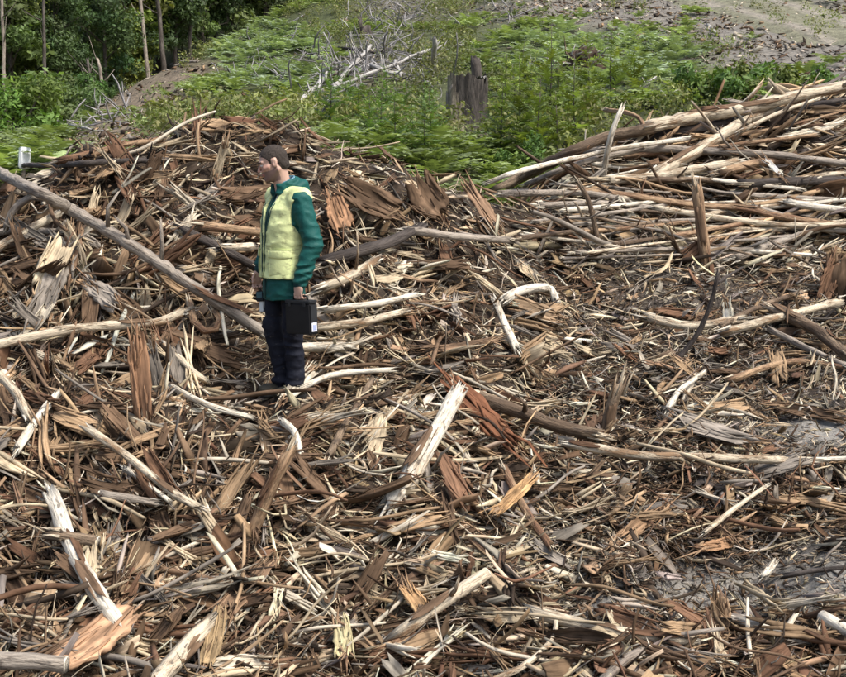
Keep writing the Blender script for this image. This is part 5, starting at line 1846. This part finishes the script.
body.ell(HV(.098, .011, -.036), (.010, .008, .007), .006, rot=HR); body.ell(HV(.098, -.011, -.036), (.010, .008, .007), .006, rot=HR)
body.ell(HV(.088, 0, -.060), (.012, .022, .0065), .005, rot=HR); body.ell(HV(.086, 0, -.071), (.012, .020, .0065), .004, rot=HR)
for s in (-1, 1):
    tilt_e = HR @ np.array([[.97, 0, -.24], [0, 1, 0], [.24, 0, .97]])
    body.ell(HV(-.012, s * .079, -.006), (.019, .011, .033), .006, rot=tilt_e)
    body.ell(HV(-.006, s * .089, -.004), (.009, .006, .018), .004, 'cut', tilt_e)
# left hand closed round the handle
body.ell(hv(0, .022, .045), (.041, .0155, .045), .012, rot=HM)
body.cone(WRL, hv(0, .02, .075), .026, .024, .02)
for i, xo in enumerate((.031, .0105, -.0105, -.030)):
    rr = (.0092, .0096, .0092, .008)[i]; q = (0, .003, .001, -.004)[i]
    ch = [(xo, .024, .015), (xo, .021, -.012 - q), (xo, .001, -.021 - q), (xo, -.015, -.010), (xo, -.016, .006)]
    for a, b_ in zip(ch, ch[1:]):
        body.cone(hv(*a), hv(*b_), rr, rr * .95, .004)
ch = [(.034, .014, .062), (.052, -.004, .04), (.044, -.018, .016), (.028, -.021, .004)]
for a, b_ in zip(ch, ch[1:]):
    body.cone(hv(*a), hv(*b_), .0105, .0095, .004)
# right hand, loosely curled, a strap over the fingers
RH = np.array(WRR)
rh = lambda x_, y_, z_: RH + np.array([.028 + x_, -.002 + y_, -.085 + z_])
body.ell(rh(0, 0, .02), (.038, .016, .046), .012)
body.cone(WRR, rh(-.008, 0, .055), .026, .024, .02)
for i, xo in enumerate((.030, .010, -.010, -.028)):
    rr = (.0092, .0096, .0092, .008)[i]; q = (0, .006, .002, -.008)[i]
    ch = [(xo, -.004, -.015), (xo + .004, -.006, -.045 - q), (xo + .006, .012, -.062 - q), (xo + .004, .028, -.052)]
    for a, b_ in zip(ch, ch[1:]):
        body.cone(rh(*a), rh(*b_), rr, rr * .92, .004)
ch = [(.03, .012, .04), (.05, .026, .012), (.05, .03, -.018)]
for a, b_ in zip(ch, ch[1:]):
    body.cone(rh(*a), rh(*b_), .0105, .0092, .004)
SKIN = np.array([.53, .345, .265])


def skin_col(V):
    L_h = (V - HC) @ HR
    c = np.tile(SKIN, (len(V), 1))
    hd = V[:, 2] > 1.5
    st = hd & (L_h[:, 2] < -.045 + .35 * np.maximum(0, .02 - L_h[:, 0])) & (L_h[:, 2] > -.13) & (L_h[:, 0] > -.02)
    c[st] = c[st] * np.array([.42, .42, .46])
    lip = hd & (np.abs(L_h[:, 2] + .0655) < .011) & (L_h[:, 0] > .082) & (np.abs(L_h[:, 1]) < .024)
    c[lip] = np.array([.36, .15, .12])
    chk = hd & (np.abs(L_h[:, 2] + .02) < .02) & (L_h[:, 0] > .03)
    c[chk] *= np.array([1.06, .94, .92])
    c *= (1 + .06 * vnoise(V[:, 0] * 60, V[:, 1] * 60, V[:, 2] * 60, 5))[:, None]
    return c


skin_m, nt, b = new_mat('skin')
col = nd(nt, 'ShaderNodeAttribute', attribute_name='Col')
nt.links.new(col.outputs[0], b.inputs['Base Color'])
b.inputs['Roughness'].default_value = .55
b.inputs['Subsurface Weight'].default_value = .08
b.inputs['Subsurface Radius'].default_value = (.01, .004, .002)
body_o = field_obj('body', body, skin_m, man, skin_col)

# hair
hair = Field(HC - .15, HC + .16, .004)
hair.ell(HV(-.016, 0, .031), (.1005, .0795, .0900), .01, rot=HR)
hair.ell(HV(-.06, 0, -.035), (.052, .062, .05), .03, rot=HR)


def hairline(X, Y, Z):
    P = (np.stack([X, Y, Z], -1) - HC) @ HR
    x_, y_, z_ = P[..., 0], P[..., 1], P[..., 2]
    h_ = np.interp(x_, [-.12, -.05, -.036, -.03, .004, .010, .028, .034, .05, .075, .10], [-.07, -.065, -.055, .03, .03, -.012, -.010, .036, .050, .066, .072])
    return h_ - z_


hair.cut(hairline)
hair.noise(lambda x, y, z: .0022 * vnoise(x * 180, y * 180, z * 120, 3) + .002 * vnoise(x * 70, y * 70, z * 70, 4))
hair_m = plain_mat('short_dark_hair', (.052, .041, .033), .85, .5, 160, .8, 420)
field_obj('hair', hair, hair_m, man)
for s in (-1, 1):
    bf = Field(HV(.085, s * .032, .025) - .04, HV(.085, s * .032, .025) + .04, .0025)
    bf.cone(HV(.099, s * .014, .026), HV(.079, s * .052, .026), .0048, .0038, .004)
    field_obj('eyebrow', bf, hair_m, man)
    ef = Field(HV(.082, s * .032, .003) - .025, HV(.082, s * .032, .003) + .025, .002)
    ef.ell(HV(.0785, s * .032, .003), (.0125, .0125, .0125), .002)

    def eye_col(V, s=s):
        P = (V - HC) @ HR - np.array([.0785, s * .032, .003])
        d = np.hypot(P[:, 1], P[:, 2] + .003)
        c = np.tile(np.array([.55, .52, .48]), (len(V), 1))
        c[(d < .0062) & (P[:, 0] > 0)] = (.03, .022, .016)
        c[P[:, 2] > .0035] = SKIN * .8
        c[P[:, 2] < -.008] = SKIN * .9
        return c
    field_obj('eye', ef, skin_m, man, eye_col)

# cloth
def cloth(name, c1, c2=None, rough=.75, dirt=None, dlo=.56, dhi=.66, dscale=16):
    m, nt, b = new_mat(name)
    tc = nd(nt, 'ShaderNodeTexCoord')
    n1 = nd(nt, 'ShaderNodeTexNoise', inputs={'Scale': 9.0, 'Detail': 4.0})
    nt.links.new(tc.outputs['Object'], n1.inputs['Vector'])
    g = ramp(nt, n1.outputs[0], [(.3, .8), (.7, 1.12)])
    c = mix(nt, 1.0, c1, g, 'MULTIPLY')
    if dirt is not None:
        mp = nd(nt, 'ShaderNodeMapping'); mp.inputs['Scale'].default_value = (1, 1, 1.9)
        nt.links.new(tc.outputs['Object'], mp.inputs[0])
        n2 = nd(nt, 'ShaderNodeTexNoise', inputs={'Scale': dscale, 'Detail': 5.0, 'Roughness': .65})
        nt.links.new(mp.outputs[0], n2.inputs['Vector'])
        k = ramp(nt, n2.outputs[0], [(dlo, 0.0), (dhi, .7)])
        c = mix(nt, k, c, dirt)
    nt.links.new(c, b.inputs['Base Color'])
    b.inputs['Roughness'].default_value = rough
    w = nd(nt, 'ShaderNodeTexNoise', inputs={'Scale': 45.0, 'Detail': 6.0, 'Roughness': .6})
    nt.links.new(tc.outputs['Object'], w.inputs['Vector'])
    bp = nd(nt, 'ShaderNodeBump', inputs={'Strength': .55, 'Distance': .006})
    nt.links.new(w.outputs[0], bp.inputs['Height']); nt.links.new(bp.outputs[0], b.inputs['Normal'])
    return m


teal = cloth('green_jacket_cloth', (.007, .080, .069), rough=.6)
navy = cloth('navy_trouser_cloth', (.0085, .010, .018), rough=.8, dirt=(.09, .085, .08), dlo=.62, dhi=.72, dscale=22)
hivis = cloth('yellow_vest_cloth', (.70, .76, .36), rough=.75, dirt=(.24, .24, .12), dlo=.53, dhi=.66)
binding = cloth('dark_vest_binding', (.02, .05, .045))

TOR = [(.715, .01, 0, .140, .186), (.80, .01, 0, .142, .188), (.95, .012, 0, .140, .187), (1.1, .008, 0, .138, .188), (1.25, -.002, 0, .142, .202), (1.36, -.012, 0, .130, .205), (1.43, -.025, 0, .098, .17), (1.475, -.03, 0, .078, .10), (1.51, -.03, 0, .074, .082)]


def folds(amp, seed, sx=9, sz=22):
    def fn(x, y, z):
        u = vnoise(x * sx + 2 * vnoise(x * 6, y * 6, z * 6, seed + 5), y * sx, z * sz, seed)
        w = vnoise(x * 26, y * 26, z * 34 + 3 * u, seed + 1)
        return amp * (np.abs(u) - .4) * 1.6 + amp * .35 * w
    return fn


jk = Field((-.27, -.40, .66), (.25, .40, 1.62), .0066)
jk.loft(TOR, 0, .015)
for sh, el, wr in ((SHL, ELL_, WRL), (SHR, ELR, WRR)):
    sh, el, wr = np.array(sh), np.array(el), np.array(wr)
    jk.cone((-.03, .05 * np.sign(sh[1]), 1.455), sh - np.array([0, 0, .0]), .05, .066, .05)
    jk.cone(sh, el, .073, .067, .03)
    jk.cone(el, wr + (el - wr) * .16, .067, .057, .02)
    d = (wr - el) / np.linalg.norm(wr - el)
    jk.cone(wr - d * .055, wr - d * .005, .052, .045, .012)
# stand-up collar and folded hood
for a in np.linspace(-2.6, 2.6, 27):
    q = np.array([-.005 - .080 * math.cos(a), .084 * math.sin(a), 1.51 + .014 * math.cos(a)])
    jk.cone(q - np.array([0, 0, .03]), q + np.array([-.004 * math.cos(a), 0, .034 + .012 * math.cos(a)]), .017, .012, .012)
jk.ell((-.115, 0, 1.485), (.058, .125, .065), .03)
jk.ell((-.11, .045, 1.525), (.05, .07, .042), .02); jk.ell((-.11, -.045, 1.525), (.05, .07, .042), .02)
jk.cone((-.06, .095, 1.505), (-.125, .04, 1.525), .026, .03, .02); jk.cone((-.06, -.095, 1.505), (-.125, -.04, 1.525), .026, .03, .02)
jk.noise(folds(.0085, 21))
# creases where the sleeve stacks above the cuff
jk.noise(lambda x, y, z: .005 * np.sin((z + .25 * x) * 120) * ((z < .98) & (z > .82) & (np.abs(y) > .2)))
jk.cut(lambda X, Y, Z: np.sqrt((X + .02) ** 2 + Y ** 2) - .060 if False else np.where((np.hypot(X - .005, Y) < .062) & (Z > 1.5), .01, -1.0))
jacket = field_obj('jacket', jk, teal, man)
# bluish lining of the collar
lin = Field((-.2, -.14, 1.44), (.14, .14, 1.62), .005)
for a in np.linspace(-2.3, 2.3, 21):
    q = np.array([-.005 - .070 * math.cos(a), .074 * math.sin(a), 1.535 + .016 * math.cos(a)])
    lin.cone(q - np.array([0, 0, .02]), q + np.array([0, 0, .024 + .012 * math.cos(a)]), .010, .008, .008)
field_obj('collar_lining', lin, cloth('blue_collar_lining', (.06, .19, .26), dirt=(.35, .45, .5), dlo=.5, dhi=.6, dscale=60), jacket)
for el, wr in ((ELL_, WRL), (ELR, WRR)):
    el, wr = np.array(el), np.array(wr); d = (wr - el) / np.linalg.norm(wr - el)
    cf = Field(wr - .09, wr + .08, .004)
    cf.cone(wr - d * .022, wr + d * .008, .047, .044, .004)
    field_obj('cuff', cf, cloth('dark_cuff', (.006, .035, .035)), jacket)

# vest
vs = Field((-.25, -.32, .84), (.24, .32, 1.54), .0066)
vs.loft([r_ for r_ in TOR if .9 < r_[0] < 1.49] if False else [(.868,) + tuple(np.array([.013, 0, .150, .197]))] + [r_ for r_ in TOR if .9 < r_[0] < 1.49], .016, .015)
for s in (1, -1):
    vs.cone((-.03, .05 * s, 1.462), (-.03, .188 * s, 1.428), .064, .088, .04)
vs.noise(folds(.0085, 33, 8, 13))


def vest_cut(X, Y, Z):
    # open front: narrow at the hem, a V at the neck
    w = np.interp(Z, [.85, 1.15, 1.42, 1.54], [.006, .012, .052, .075])
    front = np.where(X > -.02, w - np.abs(Y + .0), -1)
    arms = []
    for s in (1, -1):
        cx, cy, cz = -.03, .25 * s, 1.305
        arms.append(.115 - np.sqrt(((X - cx) / .95) ** 2 + ((Y - cy) / .62) ** 2 + ((Z - cz) / 1.28) ** 2))
    neck = .082 - np.hypot(X + .02, Y)
    neck = np.where(Z > 1.40, neck, -1)
    return np.maximum.reduce([front, arms[0], arms[1], neck, .868 - Z])


vs.cut(vest_cut)
vest = field_obj('safety_vest', vs, hivis, man)


def torso_at(z, ang, grow):
    T_ = np.array(TOR)
    cx, rx, ry = [np.interp(z, T_[:, 0], T_[:, i]) for i in (1, 3, 4)]
    return np.array([cx + (rx + grow) * math.cos(ang), (ry + grow) * math.sin(ang), z])


# pockets with flaps, zip edges, armhole binding
def patch(name, a0, a1, z0, z1, grow, th, mat, round_=0):
    na, nz = 10, 8
    V, F = [], []
    for lay_ in (0, 1):
        for i in range(na + 1):
            for j in range(nz + 1):
                u, v = i / na, j / nz
                bulge = th * (1 if lay_ else 0) * (.45 + .55 * math.sin(math.pi * u) ** .4 * math.sin(math.pi * v) ** .4) - (.006 if not lay_ else 0)
                zz = z0 + (z1 - z0) * v - (round_ * (4 * (u - .5) ** 2) * -1 if False else round_ * (1 - 4 * (u - .5) ** 2) * (1 - v))
                V.append(torso_at(zz, a0 + (a1 - a0) * u, grow + bulge))
    n1_ = (na + 1) * (nz + 1)
    for i in range(na):
        for j in range(nz):
            a = i * (nz + 1) + j; b_ = a + nz + 1
            F.append((n1_ + a, n1_ + b_, n1_ + b_ + 1, n1_ + a + 1))
    for i in range(na):
        for j in (0, nz):
            a = i * (nz + 1) + j; F.append((a, a + nz + 1, n1_ + a + nz + 1, n1_ + a))
    for i in (0, na):
        for j in range(nz):
            a = i * (nz + 1) + j; F.append((a, a + 1, n1_ + a + 1, n1_ + a))
    lo, to = faces_arr(F)
    return link(name, mesh_from(name, V, lo, to, None, None, True), mat, vest)


for s in (1, -1):
    pk = patch('pocket', s * R(22), s * R(76), .885, 1.03, .019, .012, hivis)
    fp = patch('pocket_flap', s * R(19), s * R(79), 1.022, 1.075, .021, .016, hivis, .012)
for s in (1, -1):
    pts = [torso_at(z, s * (w / .15), .016 + .004) for z, w in zip(np.linspace(.872, 1.40, 14), np.interp(np.linspace(.872, 1.40, 14), [.85, 1.15, 1.42], [.010, .016, .056]))]
    link('zip_edge', join_tubes('zip_edge', [tube_np(pts, .0045, 6, 2, .05)]), binding, vest)
pts = [torso_at(.872, a, .018) for a in np.linspace(R(4), R(356), 60)]
link('hem_binding', join_tubes('hem_binding', [tube_np(pts, .005, 6, 2, .05)]), binding, vest)
# jacket zip with a pale cord at the neck
link('zip', join_tubes('zip', [tube_np([torso_at(z, .0, .006) for z in np.linspace(.73, 1.46, 16)], .006, 6, 2)]), binding, jacket)
link('drawcord', join_tubes('drawcord', [tube_np([(.035, .055, 1.53), (.062, .05, 1.47), (.085, .046, 1.42), (.105, .05, 1.38)], .0035, 5, 2)]), plain_mat('pale_cord', (.5, .5, .42), .8), jacket)

# trousers
tr_ = Field((-.24, -.26, .02), (.26, .26, 1.0), .0062)
tr_.loft([(.80, .01, 0, .12, .158), (.9, .01, 0, .12, .158), (.96, .01, 0, .12, .158)], 0, .03)
for hp, kn, an in ((HPL, KNL, ANL), (HPR, KNR, ANR)):
    tr_.cone(hp, kn, .086, .066, .02); tr_.cone(kn, np.array(an) + np.array([-.005, 0, .06]), .066, .062, .02)
    tr_.cone(np.array(an) + np.array([.0, 0, .06]), np.array(an) + np.array([.010, 0, .02]), .063, .068, .02)
tr_.noise(folds(.011, 51, 8, 17))
tr_.noise(lambda x, y, z: .006 * np.sin(z * 95 + 9 * x + 4 * y) * np.clip((.30 - z) / .15, 0, 1))
field_obj('trousers', tr_, navy, man)

# boots
for an, yaw in ((ANL, .12), (ANR, -.2)):
    bt = Field(np.array(an) + np.array([-.13, -.1, -.14]), np.array(an) + np.array([.24, .1, .12]), .005)
    fx, fy = math.cos(yaw), math.sin(yaw); an = np.array(an)
    bt.cone(an + np.array([-.005, 0, .06]), an + np.array([-.01, 0, -.03]), .055, .05, .02)
    bt.cone(an + np.array([-.03, 0, -.045]), an + np.array([.09 * fx, .09 * fy, -.045]), .043, .044, .02)
    bt.ell(an + np.array([.13 * fx, .13 * fy, -.045]), (.06, .052, .042), .03)
    bt.cut(lambda X, Y, Z: (an[2] - .085) - Z)
    boot = field_obj('boot', bt, cloth('worn_boot_leather', (.035, .033, .024), rough=.6, dirt=(.12, .11, .05)), man)
    so = Field(an + np.array([-.13, -.1, -.12]), an + np.array([.24, .1, -.05]), .005)
    so.cone(an + np.array([-.03, 0, -.085]), an + np.array([.12 * fx, .12 * fy, -.085]), .05, .054, .02)
    so.cut(lambda X, Y, Z: np.abs(Z - (an[2] - .082)) - .014)
    field_obj('sole', so, plain_mat('boot_sole', (.02, .02, .018), .8), boot)

# ------------------------------------------------------------------ what he carries
MW = Matrix.Translation(man.location) @ Euler((0, 0, R(212))).to_matrix().to_4x4()
case = bpy.data.objects.new('carry_case', None); C.objects.link(case)
case.matrix_world = MW @ Matrix.Translation(Vector(HND)) @ Euler((0, R(2), ha)).to_matrix().to_4x4()
blk = plain_mat('black_case_plastic', (.010, .010, .011), .5, .3, 14, .25, 300)
gry = plain_mat('dark_grey_case_edge', (.024, .026, .028), .45, .25, 14, .2, 300)


def rbox(name, c, s, mat, parent, bev=.006):
    bm = bmesh.new(); bmesh.ops.create_cube(bm, size=1)
    for v in bm.verts:
        v.co = Vector((v.co.x * s[0] + c[0], v.co.y * s[1] + c[1], v.co.z * s[2] + c[2]))
    bmesh.ops.bevel(bm, geom=bm.edges[:], offset=bev, segments=3, affect='EDGES')
    me = bpy.data.meshes.new(name); bm.to_mesh(me); bm.free()
    return link(name, me, mat, parent)


CW, CT, CHh = .235, .085, .24
shell = rbox('shell', (0, 0, -.026 - CHh / 2 - .012), (CW, CT, CHh - .024), blk, case, .008)
rbox('lid', (0, 0, -.026 - .012), (CW - .001, CT - .001, .024), gry, case, .005)
rbox('end_panel', (-CW / 2 - .002, 0, -.026 - CHh / 2 - .01), (.006, CT - .02, CHh - .05), gry, case, .002)
lab = rbox('sticker', (-CW / 2 - .006, .005, -.026 - CHh + .052), (.003, .052, .062), plain_mat('white_sticker_paper', (.74, .76, .82), .6, .06, 30), case, .0008)
rbox('printed_box', (-CW / 2 - .0082, .005, -.026 - CHh + .050), (.002, .034, .038), plain_mat('blue_print', (.36, .42, .62), .6, .1, 60), lab, .0005)
hp = [(-.065, 0, -.03), (-.062, 0, -.006), (-.045, 0, .001), (0, 0, .002), (.045, 0, .001), (.062, 0, -.006), (.065, 0, -.03)]
link('handle', join_tubes('handle', [tube_np(hp, .0075, 8, 1, .02)]), blk, case)
for q in (-.07, .07):
    rbox('latch', (q, CT / 2 + .004, -.055), (.025, .006, .03), gry, case, .002)
tag(case, 'black box shaped carry case with a white sticker in his left hand', 'carry case')

dev = bpy.data.objects.new('handheld_device', None); C.objects.link(dev)
dev.matrix_world = MW @ Matrix.Translation(Vector((.085, -.225, .715))) @ Euler((R(6), R(-8), R(30))).to_matrix().to_4x4()
rbox('casing', (0, 0, 0), (.055, .075, .078), blk, dev, .008)
rbox('screen', (.029, 0, .008), (.003, .05, .045), plain_mat('dull_teal_screen', (.05, .10, .11), .25, .1), dev, .001)
rbox('battery_pack', (0, .005, -.075), (.03, .04, .085), plain_mat('pale_grey_plastic', (.70, .70, .66), .5, .1), dev, .006)
link('strap', join_tubes('strap', [tube_np([(0, -.02, .035), (.0, -.03, .06), (.005, -.035, .085), (.012, -.02, .07), (.01, .01, .037)], .004, 6, 1)]), blk, dev)
tag(dev, 'small black device with a pale lower half hanging from his right hand', 'device')
